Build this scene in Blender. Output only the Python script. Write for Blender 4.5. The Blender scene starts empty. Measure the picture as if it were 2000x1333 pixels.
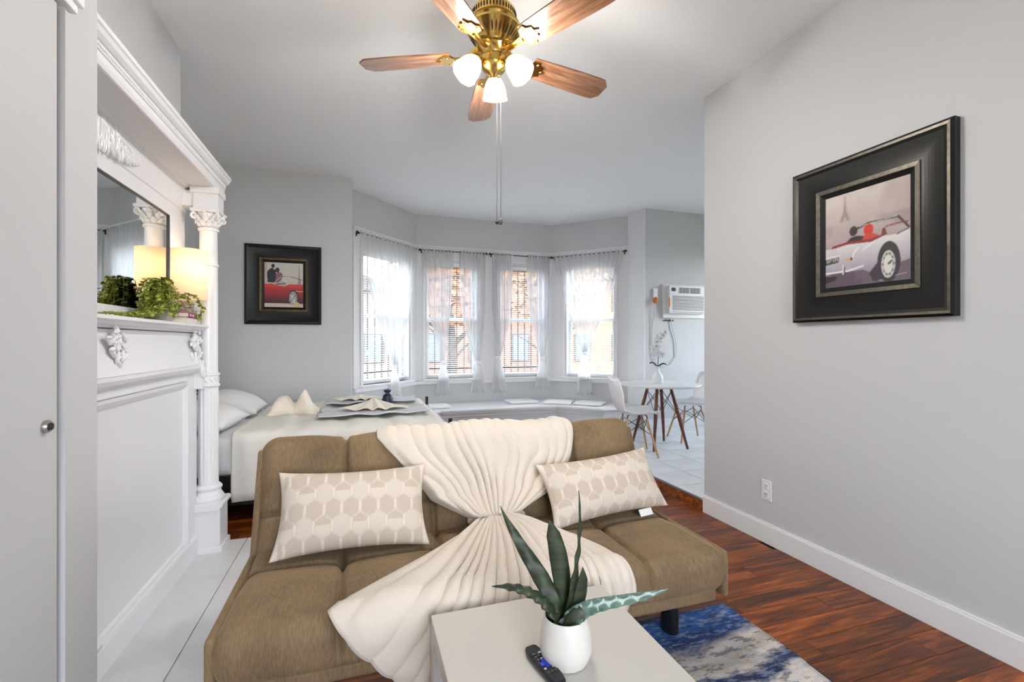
import bpy, bmesh, math, random
import numpy as np
from mathutils import Matrix, Vector
random.seed(7)
RNG = np.random.default_rng(5)
SC = bpy.context.scene
COL = SC.collection

# ------------------------------------------------------------------ camera
cam_data = bpy.data.cameras.new('camera')
cam_data.sensor_width = 36.0
cam_data.lens = 900.0 / 2000.0 * 36.0
cam_data.shift_y = 0.0008
cam_data.clip_start = 0.05
cam_data.clip_end = 400
CAM = bpy.data.objects.new('camera', cam_data)
COL.objects.link(CAM)
CAM.location = (0, 0, 1.27)
CAM.rotation_euler = (math.radians(90), 0, math.radians(-18))
SC.camera = CAM

# ------------------------------------------------------------------ world, sun, exposure
world = bpy.data.worlds.new('sky')
SC.world = world
world.use_nodes = True
wn = world.node_tree.nodes
wl = world.node_tree.links
bg = wn['Background']
tc = wn.new('ShaderNodeTexCoord')
sep = wn.new('ShaderNodeSeparateXYZ')
rmp = wn.new('ShaderNodeValToRGB')
wl.new(tc.outputs['Generated'], sep.inputs[0])
wl.new(sep.outputs['Z'], rmp.inputs[0])
rmp.color_ramp.elements[0].position = 0.0
rmp.color_ramp.elements[0].color = (0.965, 0.98, 1.0, 1)
rmp.color_ramp.elements[1].position = 0.55
rmp.color_ramp.elements[1].color = (0.74, 0.87, 1.0, 1)
wl.new(rmp.outputs[0], bg.inputs[0])
bg.inputs[1].default_value = 9.5

sun_data = bpy.data.lights.new('sun', 'SUN')
sun_data.energy = 2.0
sun_data.angle = math.radians(3)
sun_data.color = (1.0, 0.97, 0.93)
SUN = bpy.data.objects.new('sun', sun_data)
COL.objects.link(SUN)
SUN.location = (-8, -6, 12)
SUN.rotation_euler = Vector((1.0, 0.55, -0.9)).to_track_quat('-Z', 'Y').to_euler()

SC.view_settings.view_transform = 'Standard'
SC.view_settings.look = 'None'
SC.view_settings.gamma = 1.0
SC.view_settings.use_curve_mapping = False
SC.view_settings.exposure = 0.74
SC.cycles.use_denoising = True
SC.cycles.max_bounces = 10
SC.cycles.diffuse_bounces = 5
SC.cycles.transparent_max_bounces = 24
SC.cycles.sample_clamp_indirect = 6.0
SC.cycles.caustics_reflective = False
SC.cycles.caustics_refractive = False

# ------------------------------------------------------------------ helpers: materials
def lin(c):
    out = []
    for x in c[:3]:
        x = x / 255.0
        out.append(x / 12.92 if x <= 0.04045 else ((x + 0.055) / 1.055) ** 2.4)
    return (out[0], out[1], out[2], 1.0)

def M(name, col, rough=0.5, metal=0.0, bump=None, var=None, coat=0.0, emit=None, spec=0.5, sheen=0.0, stretch=(1, 1, 1)):
    m = bpy.data.materials.new(name)
    m.use_nodes = True
    n, l = m.node_tree.nodes, m.node_tree.links
    b = n['Principled BSDF']
    b.inputs['Base Color'].default_value = lin(col)
    b.inputs['Roughness'].default_value = rough
    b.inputs['Metallic'].default_value = metal
    b.inputs['Coat Weight'].default_value = coat
    b.inputs['Specular IOR Level'].default_value = spec
    if sheen:
        b.inputs['Sheen Weight'].default_value = sheen
        b.inputs['Sheen Roughness'].default_value = 0.4
    if emit:
        b.inputs['Emission Color'].default_value = lin(emit[0])
        b.inputs['Emission Strength'].default_value = emit[1]
    if bump or var:
        t = n.new('ShaderNodeTexCoord')
        mp = n.new('ShaderNodeMapping')
        mp.inputs['Scale'].default_value = stretch
        l.new(t.outputs['Object'], mp.inputs[0])
    if bump:
        nz = n.new('ShaderNodeTexNoise')
        nz.inputs['Scale'].default_value = bump[0]
        nz.inputs['Detail'].default_value = 4
        l.new(mp.outputs[0], nz.inputs['Vector'])
        bp = n.new('ShaderNodeBump')
        bp.inputs['Strength'].default_value = bump[1]
        bp.inputs['Distance'].default_value = bump[2] if len(bump) > 2 else 0.01
        l.new(nz.outputs['Fac'], bp.inputs['Height'])
        l.new(bp.outputs[0], b.inputs['Normal'])
    if var:
        nv = n.new('ShaderNodeTexNoise')
        nv.inputs['Scale'].default_value = var[0]
        nv.inputs['Detail'].default_value = 5
        l.new(mp.outputs[0], nv.inputs['Vector'])
        rp = n.new('ShaderNodeValToRGB')
        rp.color_ramp.elements[0].position = 0.3
        rp.color_ramp.elements[1].position = 0.7
        rp.color_ramp.elements[0].color = lin(var[1])
        rp.color_ramp.elements[1].color = lin(col)
        l.new(nv.outputs['Fac'], rp.inputs[0])
        l.new(rp.outputs[0], b.inputs['Base Color'])
    return m

def wood(name, dark, mid, light, scale=(1.3, 16, 16), rough=0.35, per_object=True, bump=0.15, contrast=0.18):
    m = bpy.data.materials.new(name)
    m.use_nodes = True
    n, l = m.node_tree.nodes, m.node_tree.links
    b = n['Principled BSDF']
    t = n.new('ShaderNodeTexCoord')
    mp = n.new('ShaderNodeMapping')
    mp.inputs['Scale'].default_value = scale
    l.new(t.outputs['Object'], mp.inputs[0])
    vec = mp.outputs[0]
    if per_object:
        oi = n.new('ShaderNodeObjectInfo')
        mu = n.new('ShaderNodeMath'); mu.operation = 'MULTIPLY'; mu.inputs[1].default_value = 37.0
        l.new(oi.outputs['Random'], mu.inputs[0])
        ad = n.new('ShaderNodeVectorMath'); ad.operation = 'ADD'
        l.new(mp.outputs[0], ad.inputs[0]); l.new(mu.outputs[0], ad.inputs[1])
        vec = ad.outputs[0]
    nz = n.new('ShaderNodeTexNoise')
    nz.inputs['Scale'].default_value = 1.6
    nz.inputs['Detail'].default_value = 7
    nz.inputs['Roughness'].default_value = 0.62
    nz.inputs['Distortion'].default_value = 0.9
    l.new(vec, nz.inputs['Vector'])
    rp = n.new('ShaderNodeValToRGB')
    e = rp.color_ramp.elements
    e[0].position = 0.5 - contrast; e[0].color = lin(dark)
    e[1].position = 0.5 + contrast; e[1].color = lin(light)
    k = e.new(0.5); k.color = lin(mid)
    l.new(nz.outputs['Fac'], rp.inputs[0])
    col = rp.outputs[0]
    if per_object:
        mr = n.new('ShaderNodeMapRange')
        mr.inputs['To Min'].default_value = 0.62; mr.inputs['To Max'].default_value = 1.2
        l.new(oi.outputs['Random'], mr.inputs['Value'])
        mx = n.new('ShaderNodeVectorMath'); mx.operation = 'SCALE'
        l.new(col, mx.inputs[0]); l.new(mr.outputs[0], mx.inputs['Scale'])
        col = mx.outputs[0]
    l.new(col, b.inputs['Base Color'])
    b.inputs['Roughness'].default_value = rough
    bp = n.new('ShaderNodeBump'); bp.inputs['Strength'].default_value = bump; bp.inputs['Distance'].default_value = 0.004
    l.new(nz.outputs['Fac'], bp.inputs['Height']); l.new(bp.outputs[0], b.inputs['Normal'])
    return m

def sheer(name, col, transp, through=None):
    m = bpy.data.materials.new(name)
    m.use_nodes = True
    n, l = m.node_tree.nodes, m.node_tree.links
    n.remove(n['Principled BSDF'])
    out = n['Material Output']
    tr = n.new('ShaderNodeBsdfTransparent')
    df = n.new('ShaderNodeBsdfDiffuse'); df.inputs[0].default_value = lin(col)
    tl = n.new('ShaderNodeBsdfTranslucent'); tl.inputs[0].default_value = lin(through or col)
    m1 = n.new('ShaderNodeMixShader'); m1.inputs[0].default_value = 0.5
    l.new(df.outputs[0], m1.inputs[1]); l.new(tl.outputs[0], m1.inputs[2])
    m2 = n.new('ShaderNodeMixShader'); m2.inputs[0].default_value = 1 - transp
    l.new(tr.outputs[0], m2.inputs[1]); l.new(m1.outputs[0], m2.inputs[2])
    l.new(m2.outputs[0], out.inputs[0])
    return m

def glass_thin(name, refl=0.08):
    m = bpy.data.materials.new(name)
    m.use_nodes = True
    n, l = m.node_tree.nodes, m.node_tree.links
    n.remove(n['Principled BSDF'])
    tr = n.new('ShaderNodeBsdfTransparent')
    gl = n.new('ShaderNodeBsdfGlossy'); gl.inputs['Roughness'].default_value = 0.02
    mx = n.new('ShaderNodeMixShader'); mx.inputs[0].default_value = refl
    l.new(tr.outputs[0], mx.inputs[1]); l.new(gl.outputs[0], mx.inputs[2])
    l.new(mx.outputs[0], n['Material Output'].inputs[0])
    return m

def lampglass(name, col, strength, trans=0.6, clear=0.0):
    """a lit translucent lamp shade: it glows and lets the bulb's light through"""
    m = bpy.data.materials.new(name)
    m.use_nodes = True
    n, l = m.node_tree.nodes, m.node_tree.links
    n.remove(n['Principled BSDF'])
    tl = n.new('ShaderNodeBsdfTranslucent'); tl.inputs[0].default_value = lin(col)
    df = n.new('ShaderNodeBsdfDiffuse'); df.inputs[0].default_value = lin(col)
    mx = n.new('ShaderNodeMixShader'); mx.inputs[0].default_value = trans
    em = n.new('ShaderNodeEmission'); em.inputs[0].default_value = lin(col); em.inputs[1].default_value = strength
    ad = n.new('ShaderNodeAddShader')
    l.new(df.outputs[0], mx.inputs[1]); l.new(tl.outputs[0], mx.inputs[2])
    l.new(mx.outputs[0], ad.inputs[0]); l.new(em.outputs[0], ad.inputs[1])
    tp = n.new('ShaderNodeBsdfTransparent'); mc = n.new('ShaderNodeMixShader'); mc.inputs[0].default_value = clear
    l.new(ad.outputs[0], mc.inputs[1]); l.new(tp.outputs[0], mc.inputs[2])
    l.new(mc.outputs[0], n['Material Output'].inputs[0])
    return m

def attr_mat(name, rough=0.8, bump=None):
    m = bpy.data.materials.new(name)
    m.use_nodes = True
    n, l = m.node_tree.nodes, m.node_tree.links
    b = n['Principled BSDF']
    a = n.new('ShaderNodeAttribute'); a.attribute_name = 'paint'
    l.new(a.outputs['Color'], b.inputs['Base Color'])
    b.inputs['Roughness'].default_value = rough
    if bump:
        t = n.new('ShaderNodeTexCoord')
        nz = n.new('ShaderNodeTexNoise'); nz.inputs['Scale'].default_value = bump[0]
        l.new(t.outputs['Object'], nz.inputs['Vector'])
        bp = n.new('ShaderNodeBump'); bp.inputs['Strength'].default_value = bump[1]; bp.inputs['Distance'].default_value = 0.004
        l.new(nz.outputs['Fac'], bp.inputs['Height']); l.new(bp.outputs[0], b.inputs['Normal'])
    return m

# ------------------------------------------------------------------ helpers: objects
def tag(o, label=None, cat=None, group=None, kind=None):
    if label: o['label'] = label
    if cat: o['category'] = cat
    if group: o['group'] = group
    if kind: o['kind'] = kind
    return o

def thing(name, label, cat, loc=(0, 0, 0), group=None, kind=None):
    o = bpy.data.objects.new(name, None)
    o.empty_display_size = 0.1
    COL.objects.link(o)
    o.location = loc
    return tag(o, label, cat, group, kind)

def wloc(o):
    v = Vector((0, 0, 0))
    while o is not None:
        v = v + o.location
        o = o.parent
    return v

def copy_tree(o, parent=None):
    c = o.copy()
    COL.objects.link(c)
    c.parent = parent
    for ch in [x for x in COL.objects if x.parent == o]:
        copy_tree(ch, c)
    return c

def inst(name, me, parent, loc, rotz=0.0, mat=None):
    o = bpy.data.objects.new(name, me)
    COL.objects.link(o)
    o.parent = parent
    o.location = Vector(loc) - (wloc(parent) if parent else Vector((0, 0, 0)))
    if rotz: o.rotation_euler = (0, 0, rotz)
    return o

class MB:
    def __init__(self, xf=None):
        self.v = []; self.f = []; self.xf = xf
    def add(self, vs, fs):
        k = len(self.v)
        if self.xf is not None:
            vs = [tuple(self.xf @ Vector(p)) for p in vs]
        self.v.extend([tuple(p) for p in vs])
        self.f.extend([tuple(i + k for i in q) for q in fs])
        return self
    def box(self, x0, x1, y0, y1, z0, z1):
        vs = [(x0, y0, z0), (x1, y0, z0), (x1, y1, z0), (x0, y1, z0), (x0, y0, z1), (x1, y0, z1), (x1, y1, z1), (x0, y1, z1)]
        return self.add(vs, [(0, 3, 2, 1), (4, 5, 6, 7), (0, 1, 5, 4), (1, 2, 6, 5), (2, 3, 7, 6), (3, 0, 4, 7)])
    def tube(self, pts, r, n=8, caps=True, flat=None):
        pts = [Vector(p) for p in pts]
        m = len(pts)
        rs = r if isinstance(r, (list, tuple)) else [r] * m
        tans = []
        for i in range(m):
            a = pts[max(0, i - 1)]; b = pts[min(m - 1, i + 1)]
            d = (b - a)
            tans.append(d.normalized() if d.length > 1e-9 else Vector((0, 0, 1)))
        ref = Vector((0, 0, 1)) if abs(tans[0].z) < 0.9 else Vector((1, 0, 0))
        nx = tans[0].cross(ref).normalized()
        vs = []
        for i in range(m):
            nx = (nx - tans[i] * nx.dot(tans[i])).normalized()
            ny = tans[i].cross(nx)
            for k in range(n):
                a = 2 * math.pi * k / n
                fy = flat if flat else 1.0
                vs.append(pts[i] + nx * (math.cos(a) * rs[i]) + ny * (math.sin(a) * rs[i] * fy))
        fs = []
        for i in range(m - 1):
            for k in range(n):
                k2 = (k + 1) % n
                fs.append((i * n + k, i * n + k2, (i + 1) * n + k2, (i + 1) * n + k))
        if caps:
            fs.append(tuple(range(n))[::-1]); fs.append(tuple(range((m - 1) * n, m * n)))
        return self.add(vs, fs)
    def cyl(self, p0, p1, r0, r1=None, n=16):
        return self.tube([p0, p1], [r0, r0 if r1 is None else r1], n)
    def lathe(self, prof, c=(0, 0, 0), n=24, mat=None, wave=None):
        vs = []; fs = []
        m = len(prof)
        for (r, z) in prof:
            for k in range(n):
                a = 2 * math.pi * k / n
                rr = r * (1 + (wave(a, z) if wave else 0))
                p = Vector((rr * math.cos(a), rr * math.sin(a), z))
                if mat is not None: p = mat @ p
                vs.append(p + Vector(c))
        for i in range(m - 1):
            for k in range(n):
                k2 = (k + 1) % n
                fs.append((i * n + k, i * n + k2, (i + 1) * n + k2, (i + 1) * n + k))
        if prof[0][0] > 1e-5: fs.append(tuple(range(n))[::-1])
        if prof[-1][0] > 1e-5: fs.append(tuple(range((m - 1) * n, m * n)))
        return self.add(vs, fs)
    def ell(self, c, r, nu=12, nv=8, mat=None):
        prof = []
        vs = []; fs = []
        for j in range(nv + 1):
            t = math.pi * j / nv
            for k in range(nu):
                a = 2 * math.pi * k / nu
                p = Vector((r[0] * math.sin(t) * math.cos(a), r[1] * math.sin(t) * math.sin(a), r[2] * math.cos(t)))
                if mat is not None: p = mat @ p
                vs.append(p + Vector(c))
        for j in range(nv):
            for k in range(nu):
                k2 = (k + 1) % nu
                fs.append((j * nu + k, (j + 1) * nu + k, (j + 1) * nu + k2, j * nu + k2))
        return self.add(vs, fs)
    def grid(self, fn, nu, nv, wrap=False):
        vs = [fn(i / nu, j / nv) for j in range(nv + 1) for i in range(nu + (0 if wrap else 1))]
        w = nu if wrap else nu + 1
        fs = []
        for j in range(nv):
            for i in range(nu):
                i2 = (i + 1) % w if wrap else i + 1
                fs.append((j * w + i, j * w + i2, (j + 1) * w + i2, (j + 1) * w + i))
        return self.add(vs, fs)
    def prism(self, poly, a0, a1, plane='xy'):
        m = len(poly)
        def P(p, a):
            return (p[0], p[1], a) if plane == 'xy' else ((p[0], a, p[1]) if plane == 'xz' else (a, p[0], p[1]))
        vs = [P(p, a0) for p in poly] + [P(p, a1) for p in poly]
        fs = [tuple(range(m))[::-1], tuple(range(m, 2 * m))]
        for i in range(m):
            j = (i + 1) % m
            fs.append((i, j, m + j, m + i))
        return self.add(vs, fs)
    def mesh(self, name, mat, smooth=False, sharp=40, off=None, recalc=True, merge=True):
        me = bpy.data.meshes.new(name)
        vs = self.v
        if off is not None: vs = [(p[0] - off[0], p[1] - off[1], p[2] - off[2]) for p in vs]
        me.from_pydata(vs, [], self.f)
        if recalc or merge:
            bm = bmesh.new(); bm.from_mesh(me)
            if merge: bmesh.ops.remove_doubles(bm, verts=bm.verts, dist=1e-5)
            if recalc: bmesh.ops.recalc_face_normals(bm, faces=bm.faces)
            bm.to_mesh(me); bm.free()
        if mat: me.materials.append(mat)
        if smooth:
            me.polygons.foreach_set('use_smooth', [True] * len(me.polygons))
            if sharp and sharp < 180: me.set_sharp_from_angle(angle=math.radians(sharp))
        me.update()
        return me
    def build(self, name, mat, parent=None, smooth=False, sharp=40, bevel=0, solid=0, origin=None, recalc=True, merge=True, bseg=2, subd=0):
        off = Vector(origin) if origin is not None else (wloc(parent) if parent is not None else Vector((0, 0, 0)))
        me = self.mesh(name, mat, smooth, sharp, off, recalc, merge)
        o = bpy.data.objects.new(name, me)
        COL.objects.link(o)
        if parent is not None:
            o.parent = parent
            if origin is not None: o.location = off - wloc(parent)
        elif origin is not None:
            o.location = off
        if solid:
            s = o.modifiers.new('thickness', 'SOLIDIFY'); s.thickness = solid; s.offset = 0
        if bevel:
            b = o.modifiers.new('bevel', 'BEVEL'); b.width = bevel; b.segments = bseg; b.limit_method = 'ANGLE'
            b.angle_limit = math.radians(50)
        if subd:
            s = o.modifiers.new('subdivision', 'SUBSURF'); s.levels = subd; s.render_levels = subd
        return o

def frame_xf(p0, u, n):
    """matrix of a wall: local x along the wall, local y into the room, z up"""
    m = Matrix.Identity(4)
    m.col[0] = (u[0], u[1], 0, 0); m.col[1] = (n[0], n[1], 0, 0); m.col[2] = (0, 0, 1, 0)
    m.col[3] = (p0[0], p0[1], p0[2] if len(p0) > 2 else 0, 1)
    return m

def structure(mb, name, mat, label, bevel=0):
    return tag(mb.build(name, mat, bevel=bevel), label, name.split('_')[0], kind='structure')

def pillow_fn(w, h, t, pinch=0.06, p=2.4):
    """closed pillow: returns f(side,u,v) with u,v in 0..1, local x width, z height, y thickness"""
    def fn(side, u, v):
        a = 2 * u - 1; b = 2 * v - 1
        x = a * w / 2 * (1 - pinch * (1 - b * b) * (abs(a) ** 3))
        z = b * h / 2 * (1 - pinch * 1.6 * (1 - a * a) * (abs(b) ** 3))
        th = t / 2 * ((1 - abs(a) ** p) * (1 - abs(b) ** p)) ** 0.55
        return (x, side * th, z)
    return fn

def padded(nx, ny, nz, sx, sy, sz, r, seams_x, seams_y, depth, width, puff):
    """rounded upholstered block; seams sink into the surface; origin at the bottom centre"""
    bm = bmesh.new()
    vid = {}
    vs = []; fs = []
    def vert(i, j, k):
        key = (i, j, k)
        if key not in vid:
            vid[key] = len(vs)
            vs.append((i / nx * sx - sx / 2, j / ny * sy - sy / 2, k / nz * sz))
        return vid[key]
    for i in range(nx):
        for j in range(ny):
            fs.append((vert(i, j, 0), vert(i, j + 1, 0), vert(i + 1, j + 1, 0), vert(i + 1, j, 0)))
            fs.append((vert(i, j, nz), vert(i + 1, j, nz), vert(i + 1, j + 1, nz), vert(i, j + 1, nz)))
    for i in range(nx):
        for k in range(nz):
            fs.append((vert(i, 0, k), vert(i + 1, 0, k), vert(i + 1, 0, k + 1), vert(i, 0, k + 1)))
            fs.append((vert(i, ny, k), vert(i, ny, k + 1), vert(i + 1, ny, k + 1), vert(i + 1, ny, k)))
    for j in range(ny):
        for k in range(nz):
            fs.append((vert(0, j, k), vert(0, j, k + 1), vert(0, j + 1, k + 1), vert(0, j + 1, k)))
            fs.append((vert(nx, j, k), vert(nx, j + 1, k), vert(nx, j + 1, k + 1), vert(nx, j, k + 1)))
    bm.free()
    V = np.array(vs)
    H = np.array([sx / 2 - r, sy / 2 - r, sz / 2 - r])
    Cc = V - np.array([0, 0, sz / 2])
    inner = np.clip(Cc, -H, H)
    d = Cc - inner
    ln = np.linalg.norm(d, axis=1, keepdims=True); ln[ln < 1e-9] = 1
    nrm = d / ln
    flat = np.abs(d).max(axis=1, keepdims=True)
    P = inner + nrm * np.minimum(r, np.maximum(flat, 0) * 1.0 + 0)
    on = (np.linalg.norm(d, axis=1) > 1e-9)
    P[on] = inner[on] + nrm[on] * r
    # puff and seams on the upper side
    x, y = P[:, 0], P[:, 1]
    up = np.clip((P[:, 2] + sz * 0.35) / (sz * 0.5), 0, 1)
    s = np.zeros(len(P))
    dx = np.full(len(P), 9.0)
    for q in seams_x: dx = np.minimum(dx, np.abs(x - q))
    dy = np.full(len(P), 9.0)
    for q in seams_y: dy = np.minimum(dy, np.abs(y - q))
    s += depth * np.exp(-(dx / width) ** 2)
    topw = np.clip((nrm[:, 2] - 0.2) / 0.6, 0, 1)
    s += depth * np.exp(-(dy / width) ** 2) * topw
    s += depth * 0.9 * np.exp(-((dx ** 2 + dy ** 2) / (3.2 * width) ** 2)) * topw
    pf = puff * (1 - np.exp(-(dx / 0.09) ** 2)) * (1 - 0.7 * np.exp(-(dy / 0.09) ** 2))
    P += nrm * ((pf - s) * up)[:, None]
    P[:, 2] += sz / 2
    return [tuple(p) for p in P], fs
# ------------------------------------------------------------------ materials of the room
WALL = M('grey wall paint', (202, 203, 205), 0.6, bump=(220, 0.06, 0.002))
CEIL = M('white ceiling paint', (245, 246, 248), 0.7, bump=(160, 0.08, 0.002))
WHITE = M('white gloss paint', (232, 232, 234), 0.32, bump=(60, 0.05, 0.003))
WHITE2 = M('white matt paint', (226, 226, 228), 0.5)
DOORW = M('painted door', (190, 190, 192), 0.45, bump=(25, 0.10, 0.003), stretch=(6, 6, 0.6))
BLACK = M('black metal', (16, 16, 17), 0.4)
BLACKP = M('black plastic', (20, 20, 23), 0.3)
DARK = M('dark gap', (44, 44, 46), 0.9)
CHROME = M('steel', (170, 170, 170), 0.3, 1.0)
FLOORW = wood('red brown plank', (50, 22, 6), (116, 54, 11), (178, 94, 24), (1.5, 15, 15), 0.38, contrast=0.17)
TILE = M('marble tile', (222, 222, 224), 0.22, var=(3.0, (205, 207, 210)))
GROUT = M('grout', (165, 166, 168), 0.9)
HEARTH = M('white painted boards', (216, 216, 218), 0.35, bump=(7, 0.12, 0.004), var=(5, (206, 205, 204)))

CEIL_Z = 3.09
XR = 2.43          # right wall
YR = 2.83          # its end
YB = 5.41          # back wall
BAY = [(-0.11, YB), (-0.11, 5.80), (0.73, 6.67), (2.81, 6.67), (3.65, 5.80), (3.65, YB)]
REAR = -2.6
CX0 = -0.75

# ------------------------------------------------------------------ floor planks
fl = MB().box(-1.75, XR + 0.17, REAR, 6.7, -0.06, -0.014)
floor = structure(fl, 'floor', M('subfloor', (40, 20, 10), 0.8), 'red brown wood plank floor under sofa and rug')
PW, PL = 0.118, 1.22
pm = MB().box(-PL / 2 + 0.001, PL / 2 - 0.001, -PW / 2 + 0.001, PW / 2 - 0.001, -0.013, 0.0).mesh('plank', FLOORW)
row = 0
y = 0.30
while y < 5.8:
    x = -1.6 - ((row * 0.437) % PL)
    while x < XR:
        x0, x1 = max(x, -1.6), min(x + PL, XR)
        y0, y1 = y, y + PW
        hearth = (y0 < 3.36 and x1 < -0.30)
        if x1 - x0 > 0.05 and not hearth:
            if x0 < -0.36 and y0 < 3.36: x0 = -0.36
            if x1 - x0 > PL - 0.002:
                inst('plank', pm, floor, ((x0 + x1) / 2, y + PW / 2, 0))
            elif x1 - x0 > 0.05:
                o = MB().box(x0 + 0.001, x1 - 0.001, y0 + 0.001, y1 - 0.001, -0.013, 0.0).build('plank', FLOORW, floor, origin=((x0 + x1) / 2, y + PW / 2, 0))
        x += PL
    y += PW
    row += 1
MB().box(-0.36, XR, REAR, 0.30, -0.013, 0.0).build('plank_field', FLOORW, floor)

hb = structure(MB().box(-1.1, -0.36, REAR, 3.36, -0.06, -0.012), 'floor_hearth', DARK, 'white painted floorboards beside the fireplace surround')
bx = -1.1
for i, w in enumerate((0.16, 0.235, 0.20, 0.145)):
    MB().box(bx + 0.002, bx + w - 0.002, REAR, 3.36, -0.012, 0.004).build('plank', HEARTH, hb, bevel=0.002)
    bx += w

# ------------------------------------------------------------------ raised tile floor of the dining corner
TZ = 0.08
tf = structure(MB().box(XR + 0.012, 5.5, YR, 6.05, -0.06, TZ - 0.006), 'floor_tile', GROUT, 'raised white marble tile floor under the dining table')
TS = 0.36
tm = MB().box(-TS / 2 + 0.003, TS / 2 - 0.003, -TS / 2 + 0.003, TS / 2 - 0.003, -0.006, 0.0).mesh('tile', TILE)
for i in range(9):
    for j in range(9):
        inst('tile', tm, tf, (XR + 0.012 + TS * (i + 0.5), YR + TS * (j + 0.5), TZ))
tr = MB().box(XR - 0.004, XR + 0.012, YR, 5.9, 0.0, TZ - 0.004)
structure(tr, 'trim_1', FLOORW, 'wood riser along the edge of the raised tile floor')
tr = MB().box(XR - 0.007, XR + 0.020, YR, 5.9, TZ - 0.004, TZ + 0.004)
structure(tr, 'trim_2', M('brushed edge strip', (120, 118, 116), 0.35, 0.9), 'thin metal edging strip along the raised tiles', bevel=0.002)

# ------------------------------------------------------------------ walls
structure(MB().box(XR, XR + 0.16, REAR, YR, 0, CEIL_Z), 'wall_right', WALL, 'grey right wall with framed car painting and outlet')
structure(MB().box(XR + 0.16, 5.6, YR - 0.14, YR, 0, CEIL_Z), 'wall_dining_front', WALL, 'grey wall hidden behind the right wall corner')
structure(MB().box(5.5, 5.66, YR - 0.14, YB + 0.16, 0, 0.9).box(5.5, 5.66, YR - 0.14, YB + 0.16, 2.5, CEIL_Z).box(5.5, 5.66, YR - 0.14, 3.85, 0.9, 2.5).box(5.5, 5.66, 4.75, YB + 0.16, 0.9, 2.5), 'wall_dining_right', WALL, 'grey side wall of the dining corner with an added, unseen opening for daylight')  # opening added out of view to bring daylight into the dining corner
structure(MB().box(3.65, 5.66, YB, YB + 0.16, 0, CEIL_Z), 'wall_back_right', WALL, 'grey back wall holding the air conditioner')
structure(MB().box(-1.76, -0.11, YB, YB + 0.16, 0, CEIL_Z), 'wall_back_left', WALL, 'grey back wall holding the small framed picture')
structure(MB().box(-1.76, -1.60, 3.38, YB, 0, CEIL_Z), 'wall_alcove', WALL, 'grey alcove wall behind the bed headboard')
structure(MB().box(-1.76, -1.08, 1.45, 3.38, 0, CEIL_Z), 'wall_chimney', WALL, 'grey chimney wall behind the white fireplace surround')
# bay returns
structure(MB().box(-0.27, -0.11, YB + 0.16, 5.86, 0, CEIL_Z), 'wall_bay_return_left', WALL, 'short grey return on the left of the bay')
structure(MB().box(3.65, 3.81, YB + 0.16, 5.86, 0, CEIL_Z), 'wall_bay_return_right', WALL, 'short grey return on the right of the bay')
structure(MB().box(3.635, 3.655, YB - 0.02, 5.80, 0, CEIL_Z), 'trim_3', WHITE2, 'pale corner post where the bay meets the right back wall')
structure(MB().box(CX0 - 0.14, XR + 0.16, REAR - 0.16, REAR, 0, 0.6).box(CX0 - 0.14, XR + 0.16, REAR - 0.16, REAR, 2.7, CEIL_Z).box(CX0 - 0.14, -0.3, REAR - 0.16, REAR, 0.6, 2.7).box(1.6, XR + 0.16, REAR - 0.16, REAR, 0.6, 2.7), 'wall_rear', WALL, 'grey rear wall with a wide opening added behind the camera for daylight')  # unseen opening added behind the camera so daylight fills the room
# baseboards
BBH = 0.128
def baseboard(name, label, x0, x1, y0, y1, z0, ax, sgn):
    mb = MB()
    if ax == 'x':
        xa, xb = (x0 - 0.016, x0) if sgn < 0 else (x0, x0 + 0.016)
        mb.box(xa, xb, y0, y1, z0, z0 + BBH - 0.012)
        xa, xb = (x0 - 0.010, x0) if sgn < 0 else (x0, x0 + 0.010)
        mb.box(xa, xb, y0, y1, z0 + BBH - 0.012, z0 + BBH)
    else:
        mb.box(x0, x1, y0 - 0.016, y0, z0, z0 + BBH)
    return structure(mb, name, WHITE, label, bevel=0.002)
baseboard('baseboard_right', 'tall white baseboard along the right wall', XR, 0, REAR, YR, 0.0, 'x', -1)
baseboard('baseboard_back', 'white baseboard below the air conditioner', 3.65, 5.5, YB, 0, TZ, 'y', -1)

# ceiling: one slab that follows the bay
poly = [(-1.76, REAR), (5.66, REAR), (5.66, YB + 0.16)] + [(3.81, YB + 0.16), (3.81, 5.86), (2.88, 6.83), (0.66, 6.83), (-0.27, 5.86), (-0.27, YB + 0.16), (-1.76, YB + 0.16)]
structure(MB().prism(poly, CEIL_Z, CEIL_Z + 0.12), 'ceiling', CEIL, 'white ceiling that runs on into the bay')

# ------------------------------------------------------------------ bay walls with windows
WZ0, WZ1 = 0.74, 2.45
CAS_Z0, CAS_Z1 = 0.66, 2.63
GLASS = glass_thin('window glass', 0.06)
SASH = M('white sash', (222, 223, 225), 0.4)
SLATW = M('white blind slat', (236, 236, 236), 0.45)
SHEER = sheer('white sheer voile', (246, 246, 248), 0.46, (212, 213, 216))
SHEER2 = sheer('gathered white voile', (251, 251, 252), 0.10)
def bay_wall(name, label, xf, L, openings):
    mb = MB(xf)
    mb.box(0, L, -0.16, 0, 0, WZ0)
    mb.box(0, L, -0.16, 0, WZ1, CEIL_Z)
    s = 0
    for (a, b) in openings:
        mb.box(s, a, -0.16, 0, WZ0, WZ1); s = b
    mb.box(s, L, -0.16, 0, WZ0, WZ1)
    structure(mb, name, WALL, label)
    cs = MB(xf)
    s = 0
    for (a, b) in openings:
        cs.box(s, a, 0, 0.018, CAS_Z0 + 0.05, CAS_Z1); s = b
    cs.box(s, L, 0, 0.018, CAS_Z0 + 0.05, CAS_Z1)
    for (a, b) in openings:
        cs.box(a, b, 0, 0.018, WZ1, CAS_Z1)
    return cs

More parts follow.
